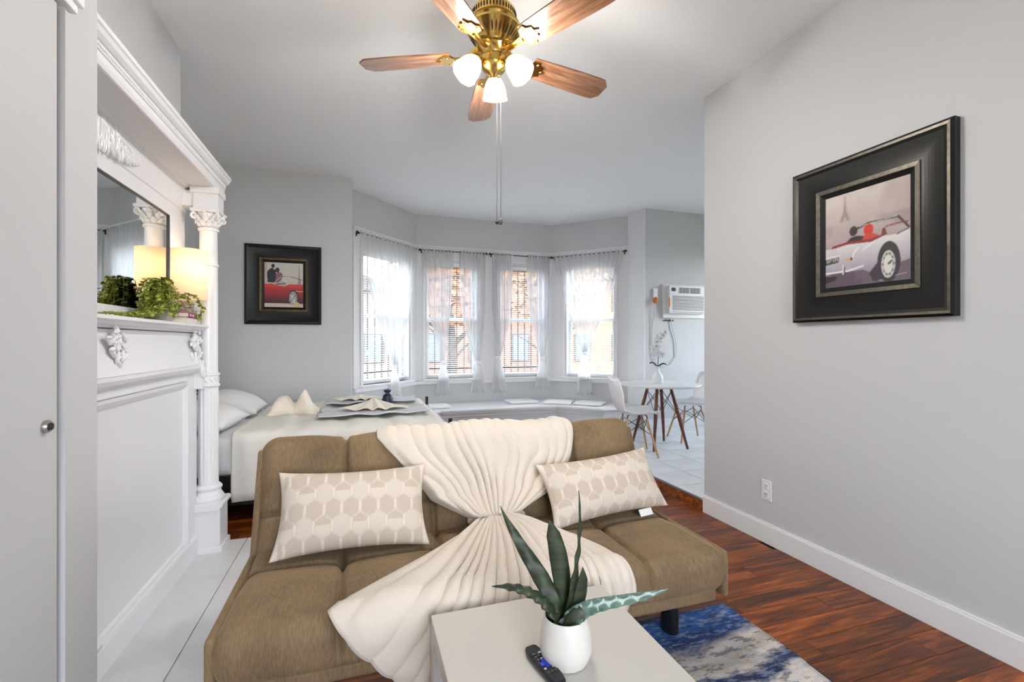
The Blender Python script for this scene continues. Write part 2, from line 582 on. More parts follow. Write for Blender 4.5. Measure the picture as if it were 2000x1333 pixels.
def window(n, xf, a, b, label, bars, blind_label, bar_label):
    p = xf @ Vector(((a + b) / 2, 0, WZ0))
    root = thing('window_%d' % n, label, 'window', p, kind='structure')
    m = MB(xf)
    # jamb lining
    m.box(a, a + 0.02, -0.16, 0.02, WZ0, WZ1); m.box(b - 0.02, b, -0.16, 0.02, WZ0, WZ1); m.box(a, b, -0.16, 0.02, WZ1 - 0.02, WZ1)
    m.build('jamb', SASH, root)
    m = MB(xf)   # raised bead around the opening
    m.box(a - 0.035, a - 0.005, 0.018, 0.034, WZ0, WZ1 + 0.035); m.box(b + 0.005, b + 0.035, 0.018, 0.034, WZ0, WZ1 + 0.035)
    m.box(a - 0.035, b + 0.035, 0.018, 0.034, WZ1 + 0.005, WZ1 + 0.035)
    m.build('casing_bead', WHITE, root, bevel=0.006)
    MB(xf).box(a - 0.05, b + 0.05, -0.1, 0.075, WZ0 - 0.03, WZ0).build('window_sill', WHITE, root, bevel=0.006)
    mid = 1.60
    for (z0, z1, off) in ((mid - 0.02, WZ1 - 0.02, -0.125), (WZ0, mid + 0.025, -0.09)):
        s = MB(xf)
        w = 0.045
        x0, x1 = a + 0.02, b - 0.02
        s.box(x0, x0 + w, off - 0.015, off + 0.015, z0, z1); s.box(x1 - w, x1, off - 0.015, off + 0.015, z0, z1)
        s.box(x0 + w, x1 - w, off - 0.015, off + 0.015, z0, z0 + 0.05); s.box(x0 + w, x1 - w, off - 0.015, off + 0.015, z1 - 0.05, z1)
        so = s.build('sash', SASH, root)
        MB(xf).box(x0 + w, x1 - w, off - 0.002, off + 0.002, z0 + 0.05, z1 - 0.05).build('pane', GLASS, so)
    # the blind is a thing of its own
    bl = thing('window_blind', blind_label, 'blind', xf @ Vector(((a + b) / 2, -0.03, WZ0 + 0.02)), 'slatted blinds in the bay windows')
    MB(xf).box(a + 0.025, b - 0.025, -0.05, -0.01, WZ1 - 0.075, WZ1 - 0.03).build('head_rail', SLATW, bl, bevel=0.003)
    MB(xf).box(a + 0.03, b - 0.03, -0.045, -0.018, WZ0 + 0.035, WZ0 + 0.05).build('bottom_rail', SLATW, bl, bevel=0.003)
    for t in (0.16, 0.84):
        q = a + (b - a) * t
        MB(xf).tube([(q, -0.018, WZ0 + 0.05), (q, -0.018, WZ1 - 0.07)], 0.0012, 4).build('ladder_cord', SLATW, bl)
    hw = (b - a) / 2 - 0.03
    sl = MB()
    tl = math.radians(9)
    dy, dz = 0.0125 * math.cos(tl), 0.0125 * math.sin(tl)
    sl.add([(-hw, -dy, -dz), (hw, -dy, -dz), (hw, 0, 0.0018), (-hw, 0, 0.0018), (hw, dy, dz), (-hw, dy, dz),
            (-hw, -dy, -dz - .0009), (hw, -dy, -dz - .0009), (hw, 0, 0.0009), (-hw, 0, 0.0009), (hw, dy, dz - .0009), (-hw, dy, dz - .0009)],
           [(0, 1, 2, 3), (3, 2, 4, 5), (6, 9, 8, 7), (9, 11, 10, 8), (0, 6, 7, 1), (5, 4, 10, 11)])
    me = sl.mesh('slat', SLATW, smooth=False)
    ang = math.atan2(xf.col[0][1], xf.col[0][0])
    z = WZ0 + 0.065
    while z < WZ1 - 0.085:
        inst('slat', me, bl, xf @ Vector(((a + b) / 2, -0.031, z)), ang)
        z += 0.030
    if bars:
        g = thing('security_grille', bar_label, 'grille', xf @ Vector(((a + b) / 2, -0.2, WZ0)), 'security grilles outside the bay windows')
        k = 7
        for i in range(k):
            q = a + 0.05 + (b - a - 0.10) * i / (k - 1)
            MB(xf).tube([(q, -0.20, WZ0 - 0.02), (q, -0.20, WZ1 + 0.02)], 0.0075, 6).build('bar', BLACK, g)
        for z in (0.87, 2.385):
            MB(xf).box(a - 0.02, b + 0.02, -0.206, -0.194, z - 0.009, z + 0.009).build('cross_bar', BLACK, g)
    return root

def hyp(p, q): return math.hypot(q[0] - p[0], q[1] - p[1])
LL = hyp(BAY[1], BAY[2])
uL = ((BAY[2][0] - BAY[1][0]) / LL, (BAY[2][1] - BAY[1][1]) / LL); nL = (uL[1], -uL[0])
uR = ((BAY[4][0] - BAY[3][0]) / LL, (BAY[4][1] - BAY[3][1]) / LL); nR = (uR[1], -uR[0])
XL = frame_xf(BAY[1], uL, nL)
XC = frame_xf(BAY[2], (1, 0), (0, -1))
XRt = frame_xf(BAY[3], uR, nR)
oL = [(0.115 * LL, 0.86 * LL)]
oC = [(0.13, 0.90), (1.22, 1.98)]
oR = [(0.205 * LL, 0.845 * LL)]
cs = bay_wall('wall_bay_left', 'grey angled wall on the left of the bay', XL, LL, oL)
structure(cs, 'trim_4', WHITE2, 'wide white casing around the left bay window', bevel=0.004)
cs = bay_wall('wall_bay_center', 'grey middle wall of the bay', XC, 2.08, oC)
structure(cs, 'trim_5', WHITE2, 'wide white casing around the two middle bay windows', bevel=0.004)
cs = bay_wall('wall_bay_right', 'grey angled wall on the right of the bay', XRt, LL, oR)
structure(cs, 'trim_6', WHITE2, 'wide white casing around the right bay window', bevel=0.004)
for k, (xf, L) in enumerate(((XL, LL), (XC, 2.08), (XRt, LL))):
    m = MB(xf)
    m.box(0.0, L, 0, 0.045, CAS_Z0, CAS_Z0 + 0.05)
    m.box(0.0, L, 0.0, 0.028, CAS_Z1, CAS_Z1 + 0.02)
    structure(m, 'trim_%d' % (7 + k), WHITE, ['white stool and cap moulding of the left bay window', 'white stool and cap moulding of the middle bay windows', 'white stool and cap moulding of the right bay window'][k], bevel=0.006)
window(1, XL, *oL[0], 'left angled sash window beside the bed', True, 'white slatted blind in the left angled window', 'black bars outside the left angled window')
window(2, XC, *oC[0], 'left one of the two middle sash windows', True, 'white slatted blind in the left middle window', 'black bars outside the left middle window')
window(3, XC, *oC[1], 'right one of the two middle sash windows', True, 'white slatted blind in the right middle window', 'black bars outside the right middle window')
window(4, XRt, *oR[0], 'right angled sash window behind the white chair', False, 'white slatted blind in the right angled window', '')

# ------------------------------------------------------------------ curtain rods and tied curtains
RODZ = 2.575
def rod(xf, a, b, label, ends=(True, True)):
    r = thing('curtain_rod', label, 'curtain rod', xf @ Vector(((a + b) / 2, 0.06, RODZ)), 'black rods over the bay windows')
    MB(xf).tube([(a, 0.065, RODZ), (b, 0.065, RODZ)], 0.006, 8).build('pole', BLACK, r)
    for q, s in ((a, -1), (b, 1)):
        m = MB(xf)
        m.ell((q + s * 0.008, 0.065, RODZ), (0.02, 0.017, 0.017), 10, 6)
        m.build('finial', BLACK, r, smooth=True)
        m = MB(xf)
        m.tube([(q - s * 0.02, 0.018, RODZ - 0.012), (q - s * 0.02, 0.065, RODZ - 0.010)], 0.006, 6)
        m.box(q - s * 0.02 - 0.008, q - s * 0.02 + 0.008, 0.018, 0.024, RODZ - 0.04, RODZ + 0.02)
        m.build('bracket', BLACK, r)
    return r

def curtain(xf, a, b, ck, zk, hw_hem, zh, label, power=2.2, seed=0, folds=13, kw=0.028, hem_skew=0.0, off=0.075):
    rg = random.Random(seed)
    root = thing('curtain', label, 'curtain', xf @ Vector((ck, off, zh)), 'tied sheer curtains of the bay')
    ph = [rg.uniform(0, 6.28) for _ in range(4)]
    def body(u, t):
        # t 0 at the rod, 1 at the knot
        z = RODZ + 0.02 - (RODZ + 0.02 - zk) * t
        e = t ** power
        e2 = t ** (power * 0.85)
        lo = a + (ck - kw - a) * (e if True else e2)
        hi = b + (ck + kw - b) * e
        x = lo + (hi - lo) * u
        amp = 0.012 * (1 - t) + 0.010 * math.sin(math.pi * t) + 0.010
        y = off + amp * math.sin(folds * 2 * math.pi * u + ph[0]) + 0.006 * math.sin(folds * 4.3 * u + ph[1] + 3 * t)
        y += 0.03 * math.sin(math.pi * t) * (1 - 2 * abs(u - 0.5))
        x += 0.004 * math.sin(folds * 9 * u + ph[2])
        return (x, y, z)
    m = MB(xf); m.grid(body, 72, 36)
    m.build('drape', SHEER, root, smooth=True, sharp=180, recalc=False)
    def tail(u, t):
        z = zk - 0.02 - (zk - 0.02 - zh) * t
        w = kw + (hw_hem - kw) * (t ** 0.7)
        x = ck + hem_skew * t + (2 * u - 1) * w
        y = off + (0.008 + 0.022 * t) * math.sin(9 * 2 * math.pi * u + ph[3]) + 0.01 * math.sin(5 * u + 4 * t)
        if t > 0.9: z += 0.018 * math.sin(23 * u + ph[1]) + 0.012 * math.sin(51 * u)
        return (x, y, z)
    m = MB(xf); m.grid(tail, 60, 18)
    m.build('tail', SHEER2, root, smooth=True, sharp=180, recalc=False)
    m = MB(xf)
    def kn(u, v):
        A = 2 * math.pi * u; B = math.pi * v
        r = 1 + 0.12 * math.sin(5 * A + 4 * v) + 0.08 * math.sin(9 * A - 6 * v)
        return (ck + 0.042 * r * math.sin(B) * math.cos(A), off + 0.036 * r * math.sin(B) * math.sin(A), zk - 0.01 + 0.038 * math.cos(B))
    m.grid(kn, 30, 12, wrap=True)
    m.build('knot', SHEER2, root, smooth=True, sharp=180)
    return root
rod(XL, 0.02, LL - 0.05, 'black curtain rod over the left angled window')
rod(XC, 0.05, 1.01, 'black curtain rod over the left middle window')
rod(XC, 1.08, 2.04, 'black curtain rod over the right middle window')
rod(XRt, 0.05, LL - 0.03, 'black curtain rod over the right angled window')
curtain(XL, 0.04, LL - 0.06, 0.545 * LL, 0.96, 0.105, 0.52, 'wide sheer curtain knotted in the middle of the left angled window', 1.5, 1, 14)
curtain(XC, 0.07, 0.53, 0.375, 0.98, 0.11, 0.52, 'sheer curtain knotted low, leftmost of the four in the middle', 1.6, 2, 9)
curtain(XC, 0.60, 1.00, 0.89, 0.97, 0.115, 0.54, 'sheer curtain knotted low just left of the mullion', 3.2, 3, 8)
curtain(XC, 1.09, 1.42, 1.20, 1.04, 0.12, 0.53, 'sheer curtain knotted just right of the mullion', 3.2, 4, 8)
curtain(XC, 1.66, 2.03, 1.90, 1.02, 0.12, 0.56, 'sheer curtain knotted low, rightmost of the four in the middle', 3.0, 5, 8)
curtain(XRt, 0.07, LL - 0.05, 0.475 * LL, 1.12, 0.13, 0.50, 'wide sheer curtain knotted in the middle of the right angled window', 1.25, 6, 15)

# ------------------------------------------------------------------ window bench
BZ = 0.385
bf = 5.93
bench = thing('window_bench', 'long white window seat built into the bay below the windows', 'bench', (1.77, 6.2, 0))
def off_poly(e):
    return [(-0.09, 5.52 - e), (0.55 + 0.0, 5.52 - e), (0.97 - e * 0.4, bf - e), (2.57 + e * 0.4, bf - e), (3.05, 5.45 - e), (3.63, 5.45 - e), (3.63, 5.795), (2.80, 6.655), (0.74, 6.655), (-0.09, 5.795)]
MB().prism(off_poly(0.03), BZ - 0.03, BZ).build('bench_top', WHITE, bench, bevel=0.008)
GREYP = M('pale grey paint', (196, 197, 199), 0.45)
MB().prism(off_poly(0.0), 0.0, BZ - 0.03).build('bench_body', GREYP, bench)
for (z0, z1, d) in ((BZ - 0.06, BZ - 0.03, 0.020), (BZ - 0.10, BZ - 0.085, 0.012), (0.02, 0.12, 0.014)):
    m = MB()
    m.box(0.97, 2.575, bf - d, bf + 0.005, z0, z1)
    m.add([(2.57, bf - d, z0), (3.05, 5.45 - d, z0), (3.05, 5.46, z0), (2.58, bf + 0.005, z0), (2.57, bf - d, z1), (3.05, 5.45 - d, z1), (3.05, 5.46, z1), (2.58, bf + 0.005, z1)],
          [(0, 3, 2, 1), (4, 5, 6, 7), (0, 1, 5, 4), (1, 2, 6, 5), (2, 3, 7, 6), (3, 0, 4, 7)])
    m.build('panel_moulding', GREYP, bench, bevel=0.004)
CUSH = M('white cushion cloth', (238, 238, 238), 0.9, bump=(120, 0.15, 0.003))
for (cx, cy, w, d, rz, lab) in ((0.90, 6.22, 0.44, 0.34, 0.0, 'flat white seat pad on the bench nearest the bed'),
                                (2.20, 6.36, 0.42, 0.36, 0.0, 'flat white seat pad on the bench under the right middle window'),
                                (2.70, 6.12, 0.40, 0.36, -0.6, 'flat white seat pad at the bend of the bench'),
                                (3.06, 5.86, 0.40, 0.34, -0.78, 'flat white seat pad half hidden behind the white chair')):
    vs, fs = padded(16, 14, 4, w, d, 0.036, 0.016, [], [], 0, 0.02, 0.0)
    m = MB(); m.add(vs, fs)
    o = m.build('seat_pad', CUSH, None, smooth=True, sharp=180)
    o.location = (cx, cy, BZ + 0.001); o.rotation_euler = (0, 0, rz)
    tag(o, lab, 'cushion', 'flat pads on the window bench')

# ------------------------------------------------------------------ closet door at the left edge
CX = -0.75
structure(MB().box(CX - 0.14, CX, 1.53, 1.685, 0, CEIL_Z).box(CX - 0.14, CX, REAR, 1.53, 2.16, CEIL_Z).box(CX - 0.14, CX, REAR, 0.60, 0, 2.16).box(-1.76, CX - 0.14, 1.38, 1.45, 0, CEIL_Z).box(-1.10, CX - 0.14, 1.45, 1.685, 0, CEIL_Z), 'wall_closet', DOORW, 'pale grey closet wall with jamb at the left edge')
dr = thing('door_1', 'pale grey flush closet door with small lock at the left edge', 'door', (CX - 0.03, 1.1, 0), kind='structure')
MB().box(CX - 0.045, CX - 0.004, 0.60, 1.504, 0.01, 2.15).build('door_leaf', DOORW, dr, bevel=0.002)
lk = MB()
RY = Matrix.Rotation(math.pi / 2, 4, 'Y')
lk.lathe([(0.0, -0.004), (0.015, -0.004), (0.016, 0.004), (0.013, 0.009), (0.0, 0.010)], (CX - 0.002, 1.455, 1.058), 20, RY)
lko = lk.build('lock', CHROME, dr, smooth=True)
MB().lathe([(0.0, 0.006), (0.009, 0.006), (0.009, 0.0125), (0.0, 0.013)], (CX - 0.002, 1.455, 1.058), 14, RY).build('keyway', M('dark brass', (70, 62, 54), 0.4, 0.8), lko, smooth=True)
structure(MB().box(CX - 0.10, CX - 0.06, 1.50, 1.531, 0, 2.15), 'trim_10', DARK, 'dark strip painted as the shade in the gap beside the closet door')  # dark colour stands in for the shade inside the door gap
structure(MB().box(CX - 0.10, CX + 0.016, REAR, 1.555, 2.158, 2.172).box(CX - 0.10, CX + 0.010, REAR, 1.568, 2.172, 2.19).box(CX - 0.10, CX + 0.02, REAR, 1.58, 2.19, 2.26), 'trim_11', WHITE, 'white moulded head casing above the closet door', bevel=0.003)
# ------------------------------------------------------------------ fireplace surround with overmantel mirror
MANT = M('white mantel paint', (226, 226, 229), 0.28, bump=(40, 0.06, 0.003))
Y0, Y1 = 1.70, 3.24
man = thing('fireplace_surround', 'tall white carved fireplace surround with columns, shelf and mirror', 'fireplace', (-1.0, 2.5, 0))
XB = -1.075
low = MB()
low.box(XB, -0.962, Y0, Y1 - 0.02, 0.0, 1.33)
low_o = low.build('lower_panel', MANT, man)
m = MB()                                   # stiles and rails that frame the recessed panel
m.box(-0.962, -0.945, 3.06, Y1 - 0.02, 0.10, 1.30); m.box(-0.962, -0.945, Y0, 1.86, 0.10, 1.30)
m.box(-0.962, -0.945, 1.86, 3.06, 1.045, 1.30)
m.build('panel_frame', MANT, man, bevel=0.006)
m = MB()
m.prism([(-0.962, 1.02), (-0.945, 1.045), (-0.938, 1.045), (-0.940, 1.030), (-0.952, 1.012), (-0.962, 1.0)], 1.86, 3.06, 'xz').build('panel_bead', MANT, man)
m = MB(); m.prism([(-0.962, 3.035), (-0.950, 3.05), (-0.938, 3.05), (-0.938, 3.075), (-0.945, 3.085), (-0.962, 3.085)], 0.12, 1.05)
m.build('panel_bead', MANT, man)
m = MB(); m.prism([(-0.962, 0.0), (-0.932, 0.0), (-0.932, 0.105), (-0.937, 0.118), (-0.945, 0.122), (-0.948, 0.135), (-0.962, 0.14)], Y0, Y1 - 0.02, 'xz')
m.build('skirting', MANT, man)
# horizontal moulding under the frieze, and the bulging frieze itself
m = MB(); m.prism([(-0.962, 1.085), (-0.935, 1.085), (-0.925, 1.097), (-0.915, 1.100), (-0.905, 1.118), (-0.905, 1.128), (-0.925, 1.135), (-0.962, 1.14)], Y0, Y1 - 0.02, 'xz')
m.build('frieze_moulding', MANT, man)
prof = [(-0.962, 1.13)] + [(-0.918 - 0.030 * math.sin(math.pi * 0.5 * t / 8) - 0.0, 1.135 + 0.185 * t / 8) for t in range(9)] + [(-0.962, 1.325)]
m = MB(); m.prism(prof, Y0, Y1 - 0.02, 'xz'); m.build('frieze', MANT, man, smooth=True, sharp=35)

def acanthus(c, n, seed, size, parent, xdir=1):
    """carved scroll leaves: small curled lobes in low relief"""
    rg = random.Random(seed)
    mb = MB()
    for i in range(n):
        a = rg.uniform(0, 6.28)
        dy, dz = rg.gauss(0, size * 0.45), rg.gauss(0, size * 0.5)
        R = Matrix.Rotation(a, 4, 'X')
        mb.ell((c[0] + rg.uniform(0, 0.006), c[1] + dy, c[2] + dz), (0.010, size * rg.uniform(0.10, 0.2), size * rg.uniform(0.22, 0.42)), 8, 6, R)
    for k in range(3):
        cy, cz = c[1] + rg.gauss(0, size * 0.35), c[2] + rg.gauss(0, size * 0.4)
        pts = []
        s0 = rg.uniform(0, 6.28)
        for i in range(22):
            t = i / 21
            r = size * 0.34 * (1 - 0.85 * t)
            pts.append((c[0] + 0.008, cy + r * math.cos(s0 + 8.5 * t), cz + r * math.sin(s0 + 8.5 * t)))
        mb.tube(pts, [size * 0.075 * (1 - 0.5 * i / 21) for i in range(22)], 6)
    return mb.build('carved_scroll', MANT, parent, smooth=True, sharp=60)
acanthus((-0.928, 3.135, 1.255), 22, 3, 0.085, man)
acanthus((-0.925, 3.17, 1.17), 12, 4, 0.045, man)
acanthus((-0.928, 2.22, 1.245), 20, 6, 0.075, man)
# volute bracket at the right end of the frieze moulding
m = MB()
pts = []
for i in range(40):
    t = i / 39
    r = 0.034 * (1 - 0.88 * t)
    pts.append((-0.905, 3.19 + r * math.cos(1.6 + 11 * t), 1.095 + r * math.sin(1.6 + 11 * t) * 1.3))
m.tube(pts, 0.010, 8)
m.ell((-0.91, 3.19, 1.095), (0.014, 0.030, 0.042), 12, 8)
m.box(-0.962, -0.905, 3.165, 3.218, 0.99, 1.16)
m.build('volute_bracket', MANT, man, smooth=True, sharp=40)

# shelf
m = MB(); m.prism([(XB, 1.325), (-0.930, 1.325), (-0.920, 1.334), (-0.905, 1.338), (-0.893, 1.352), (-0.884, 1.356), (-0.884, 1.368), (-0.890, 1.371), (XB, 1.371)], Y0 - 0.03, Y1 - 0.01, 'xz')
m.build('mantel_shelf', MANT, man)

# overmantel
XM = -1.052
m = MB()
m.box(XB, -1.045, Y0, 3.29, 1.371, 2.22)
ov = m.build('overmantel_panel', MANT, man)
m = MB()
m.box(-1.045, -1.028, 3.068, 3.29, 1.371, 2.20); m.box(-1.045, -1.028, Y0, 1.80, 1.371, 2.20)
m.box(-1.045, -1.028, 1.80, 3.068, 1.985, 2.06)
m.box(-1.045, -1.028, 1.80, 3.068, 1.371, 1.43)
m.build('mirror_surround', MANT, man, bevel=0.004)
MIRR = M('mirror glass', (215, 218, 218), 0.01, 1.0)
MB().box(-1.046, -1.040, 1.80, 3.068, 1.43, 1.985).build('mirror', MIRR, man)
m = MB()
m.box(-1.040, -1.034, 3.060, 3.068, 1.43, 1.985); m.box(-1.040, -1.034, 1.80, 1.808, 1.43, 1.985); m.box(-1.040, -1.034, 1.80, 3.068, 1.978, 1.985)
m.build('mirror_edge', M('dark mirror edge', (58, 58, 60), 0.4), man)
# frieze of the overmantel, carved
m = MB()
prof = [(-1.045, 2.05)] + [(-1.022 + 0.022 * (1 - math.cos(math.pi * 0.5 * t / 8)), 2.06 + 0.15 * t / 8) for t in range(9)] + [(-1.045, 2.215)]
m.prism(prof, Y0, 3.29, 'xz'); m.build('upper_frieze', MANT, man, smooth=True, sharp=35)
mb = MB()
rg = random.Random(12)
for i in range(34):
    t = i / 33
    yy = 2.30 + (t - 0.5) * 0.62 + rg.uniform(-0.01, 0.01)
    hgt = 0.055 * (1 - abs(2 * t - 1) ** 2.2) + 0.012
    for k in range(3):
        R = Matrix.Rotation((t - 0.5) * 2.4 + rg.uniform(-0.5, 0.5), 4, 'X')
        mb.ell((-1.010, yy, 2.095 + hgt * (k - 0.8) * 0.6 + 0.02), (0.012, 0.008, 0.012 + hgt * 0.45), 8, 6, R)
mb.build('carved_garland', MANT, man, smooth=True, sharp=60)
# cornice
cor = MB()
prof = [(XB, 2.317), (-0.800, 2.317), (-0.800, 2.300), (-0.806, 2.296), (-0.812, 2.282), (-0.824, 2.272), (-0.832, 2.270), (-0.832, 2.246), (-0.838, 2.244), (-0.838, 2.222), (-0.846, 2.208), (-0.852, 2.205), (-0.975, 2.205), (-0.985, 2.195), (-1.000, 2.192), (-1.004, 2.178), (-1.020, 2.172), (XB, 2.172)]
cor.prism(prof, Y0 - 0.1, 3.375, 'xz')
cor_o = cor.build('cornice', MANT, man, smooth=True, sharp=25)
bead = MB()
yy = Y0 - 0.08
while yy < 3.36:
    bead.ell((-0.832, yy, 2.258), (0.006, 0.0055, 0.007), 6, 4)
    yy += 0.0135
bead.build('bead_moulding', MANT, cor_o, smooth=True, sharp=180)['kind'] = 'stuff'

def column(cx, cy):
    c = MB()
    # plinth is the part's own mesh; shaft, base and capital are its pieces
    b = 0.083
    c.box(cx - b, cx + b, cy - b, cy + b, 0.0, 0.285)
    c.box(cx - b - 0.012, cx + b + 0.012, cy - b - 0.012, cy + b + 0.012, 0.0, 0.035)
    c.prism([(-b, 0.255), (b, 0.255), (b + 0.006, 0.268), (b + 0.016, 0.276), (b + 0.016, 0.290), (b + 0.006, 0.30), (-b - 0.006, 0.30), (-b - 0.016, 0.290), (-b - 0.016, 0.276), (-b - 0.006, 0.268)], -b - 0.016, b + 0.016, 'xz')
    n0 = len(c.v) - 20
    c.v[n0:] = [(p[0] + cx, p[1] + cy, p[2]) for p in c.v[n0:]]
    col = c.build('column', MANT, man, bevel=0.003)
    # base torus
    prof = [(0.0, 0.298), (0.084, 0.298), (0.088, 0.312), (0.080, 0.330), (0.070, 0.345), (0.066, 0.360), (0.072, 0.370), (0.074, 0.380), (0.066, 0.392), (0.056, 0.398), (0.0, 0.400)]
    MB().lathe(prof, (cx, cy, 0), 36).build('column_base', MANT, col, smooth=True, sharp=35)
    # fluted shaft
    def flute(a, z):
        if 0.42 < z < 0.99:
            return -0.075 * max(0.0, math.sin(a * 9)) ** 0.6 if math.sin(a * 9) > 0 else 0.0
        return 0.0
    zs = [0.398, 0.415, 0.43, 0.6, 0.8, 0.96, 0.98, 0.995]
    MB().lathe([(0.054, z) for z in zs], (cx, cy, 0), 144, wave=flute).build('fluted_shaft', MANT, col, smooth=True, sharp=35)
    mb = MB().lathe([(0.050, 0.995), (0.060, 0.998), (0.060, 1.012), (0.053, 1.016), (0.053, 1.062), (0.060, 1.066), (0.060, 1.078), (0.050, 1.082)], (cx, cy, 0), 40)
    for k in range(12):
        a = 2 * math.pi * k / 12
        R = Matrix.Rotation(a, 4, 'Z') @ Matrix.Rotation(0.6, 4, 'X')
        mb.ell((cx + 0.053 * math.cos(a), cy + 0.053 * math.sin(a), 1.039), (0.006, 0.008, 0.018), 6, 5, R)
    mb.build('shaft_band', MANT, col, smooth=True, sharp=40)
    MB().lathe([(0.050, 1.08), (0.050, 1.4), (0.049, 1.73), (0.055, 1.734), (0.055, 1.745), (0.049, 1.75), (0.047, 1.945), (0.055, 1.95), (0.056, 1.962), (0.048, 1.967), (0.0, 1.968)], (cx, cy, 0), 40).build('plain_shaft', MANT, col, smooth=True, sharp=35)
    # leafy capital
    mb = MB().lathe([(0.046, 1.962), (0.050, 1.99), (0.060, 2.02), (0.072, 2.048), (0.070, 2.052), (0.0, 2.052)], (cx, cy, 0), 32)
    for ring, (zz, rr, nn, sz) in enumerate(((1.985, 0.052, 10, 0.020), (2.012, 0.062, 10, 0.022), (2.036, 0.078, 8, 0.018))):
        for k in range(nn):
            a = 2 * math.pi * (k + 0.5 * ring) / nn
            R = Matrix.Rotation(a, 4, 'Z') @ Matrix.Rotation(0.55, 4, 'Y')
            mb.ell((cx + rr * math.cos(a), cy + rr * math.sin(a), zz), (0.009, 0.017, sz), 8, 6, R)
            mb.ell((cx + (rr + 0.012) * math.cos(a), cy + (rr + 0.012) * math.sin(a), zz + sz * 0.75), (0.011, 0.012, 0.007), 8, 5, R)
    for k in range(4):
        a = math.pi / 4 + math.pi / 2 * k
        pts = []
        for i in range(18):
            t = i / 17
            r = 0.020 * (1 - 0.8 * t)
            q = 0.088 + r * math.cos(9 * t + 2.5)
            pts.append((cx + q * math.cos(a), cy + q * math.sin(a), 2.030 + r * math.sin(9 * t + 2.5)))
        mb.tube(pts, 0.007, 6)
    mb.build('capital', MANT, col, smooth=True, sharp=60)
    m = MB()
    m.box(cx - 0.078, cx + 0.078, cy - 0.078, cy + 0.078, 2.052, 2.072)
    m.box(cx - 0.066, cx + 0.066, cy - 0.066, cy + 0.066, 2.072, 2.18)
    m.box(-1.05, cx - 0.06, cy - 0.06, cy + 0.055, 2.085, 2.18)
    m.box(cx - 0.078, cx + 0.075, cy - 0.078, cy + 0.075, 2.165, 2.206)
    m.build('abacus', MANT, col, bevel=0.005)
column(-0.90, 3.275)
column(-0.90, 1.735)

# ------------------------------------------------------------------ things on the mantel shelf
SZ = 1.372
lamp = thing('table_lamp', 'lit white drum shade lamp on the mantel shelf behind the column', 'lamp', (-0.955, 3.115, SZ))
LG = lampglass('lit fabric shade', (255, 238, 210), 0.16, 0.55)
MB().lathe([(0.088, 1.517), (0.088, 1.80)], (-0.955, 3.115, 0), 40).build('lamp_shade', LG, lamp, smooth=True, sharp=180).data.polygons
for o in [x for x in COL.objects if x.parent == lamp]:
    bm = bmesh.new(); bm.from_mesh(o.data)
    bmesh.ops.delete(bm, geom=[f for f in bm.faces if len(f.verts) > 4], context='FACES')
    bm.to_mesh(o.data); bm.free()
    s = o.modifiers.new('thickness', 'SOLIDIFY'); s.thickness = 0.003
MB().box(-0.998, -0.912, 3.082, 3.168, SZ, SZ + 0.135).build('lamp_base', M('pale grey ceramic', (196, 192, 190), 0.4), lamp, bevel=0.006)
MB().cyl((-0.955, 3.115, SZ + 0.135), (-0.955, 3.115, SZ + 0.23), 0.010).build('lamp_neck', CHROME, lamp, smooth=True)
MB().ell((-0.955, 3.115, SZ + 0.27), (0.028, 0.028, 0.04)).build('bulb', M('lit bulb', (255, 240, 210), 0.5, emit=((255, 220, 165), 2)), lamp, smooth=True)
pl = bpy.data.lights.new('lamp_light', 'POINT'); pl.energy = 0.7; pl.color = (1, 0.78, 0.5); pl.shadow_soft_size = 0.04
plo = bpy.data.objects.new('lamp_light', pl); COL.objects.link(plo); plo.parent = lamp; plo.location = (0, 0, 0.34)

def book(x, y, z, w, d, h, rz, cover, name_label):
    b = thing('book', name_label, 'book', (x, y, z), 'books stacked on the mantel shelf')
    PAGE = bpy.data.materials.get('paper pages') or M('paper pages', (232, 226, 212), 0.9)
    m = MB()
    m.box(-d / 2, d / 2, -w / 2, w / 2, 0, 0.003); m.box(-d / 2, d / 2, -w / 2, w / 2, h - 0.003, h); m.box(d / 2 - 0.003, d / 2, -w / 2, w / 2, 0, h)
    c = m.mesh('cover', cover); o = bpy.data.objects.new('cover', c); COL.objects.link(o); o.parent = b
    p = MB().box(-d / 2 + 0.004, d / 2 - 0.003, -w / 2 + 0.004, w / 2 - 0.004, 0.003, h - 0.003).mesh('pages', PAGE)
    o = bpy.data.objects.new('pages', p); COL.objects.link(o); o.parent = b
    # plain light bands on the spine
    p = MB().box(d / 2 - 0.001, d / 2 + 0.0006, -w * 0.34, -w * 0.12, h * 0.35, h * 0.65).box(d / 2 - 0.001, d / 2 + 0.0006, w * 0.05, w * 0.3, h * 0.3, h * 0.7)
    p = p.mesh('spine_print', M('spine print', (225, 205, 215), 0.6)); o = bpy.data.objects.new('spine_print', p); COL.objects.link(o); o.parent = b
    b.rotation_euler = (0, 0, rz)
    return b
book(-0.958, 2.980, SZ, 0.175, 0.115, 0.030, 0.05, M('cream cover', (224, 216, 200), 0.6), 'cream book at the bottom of the pair on the shelf')
book(-0.953, 2.975, SZ + 0.031, 0.165, 0.11, 0.027, 0.12, M('pink cover', (170, 62, 104), 0.5), 'dark pink book on top of the cream book')

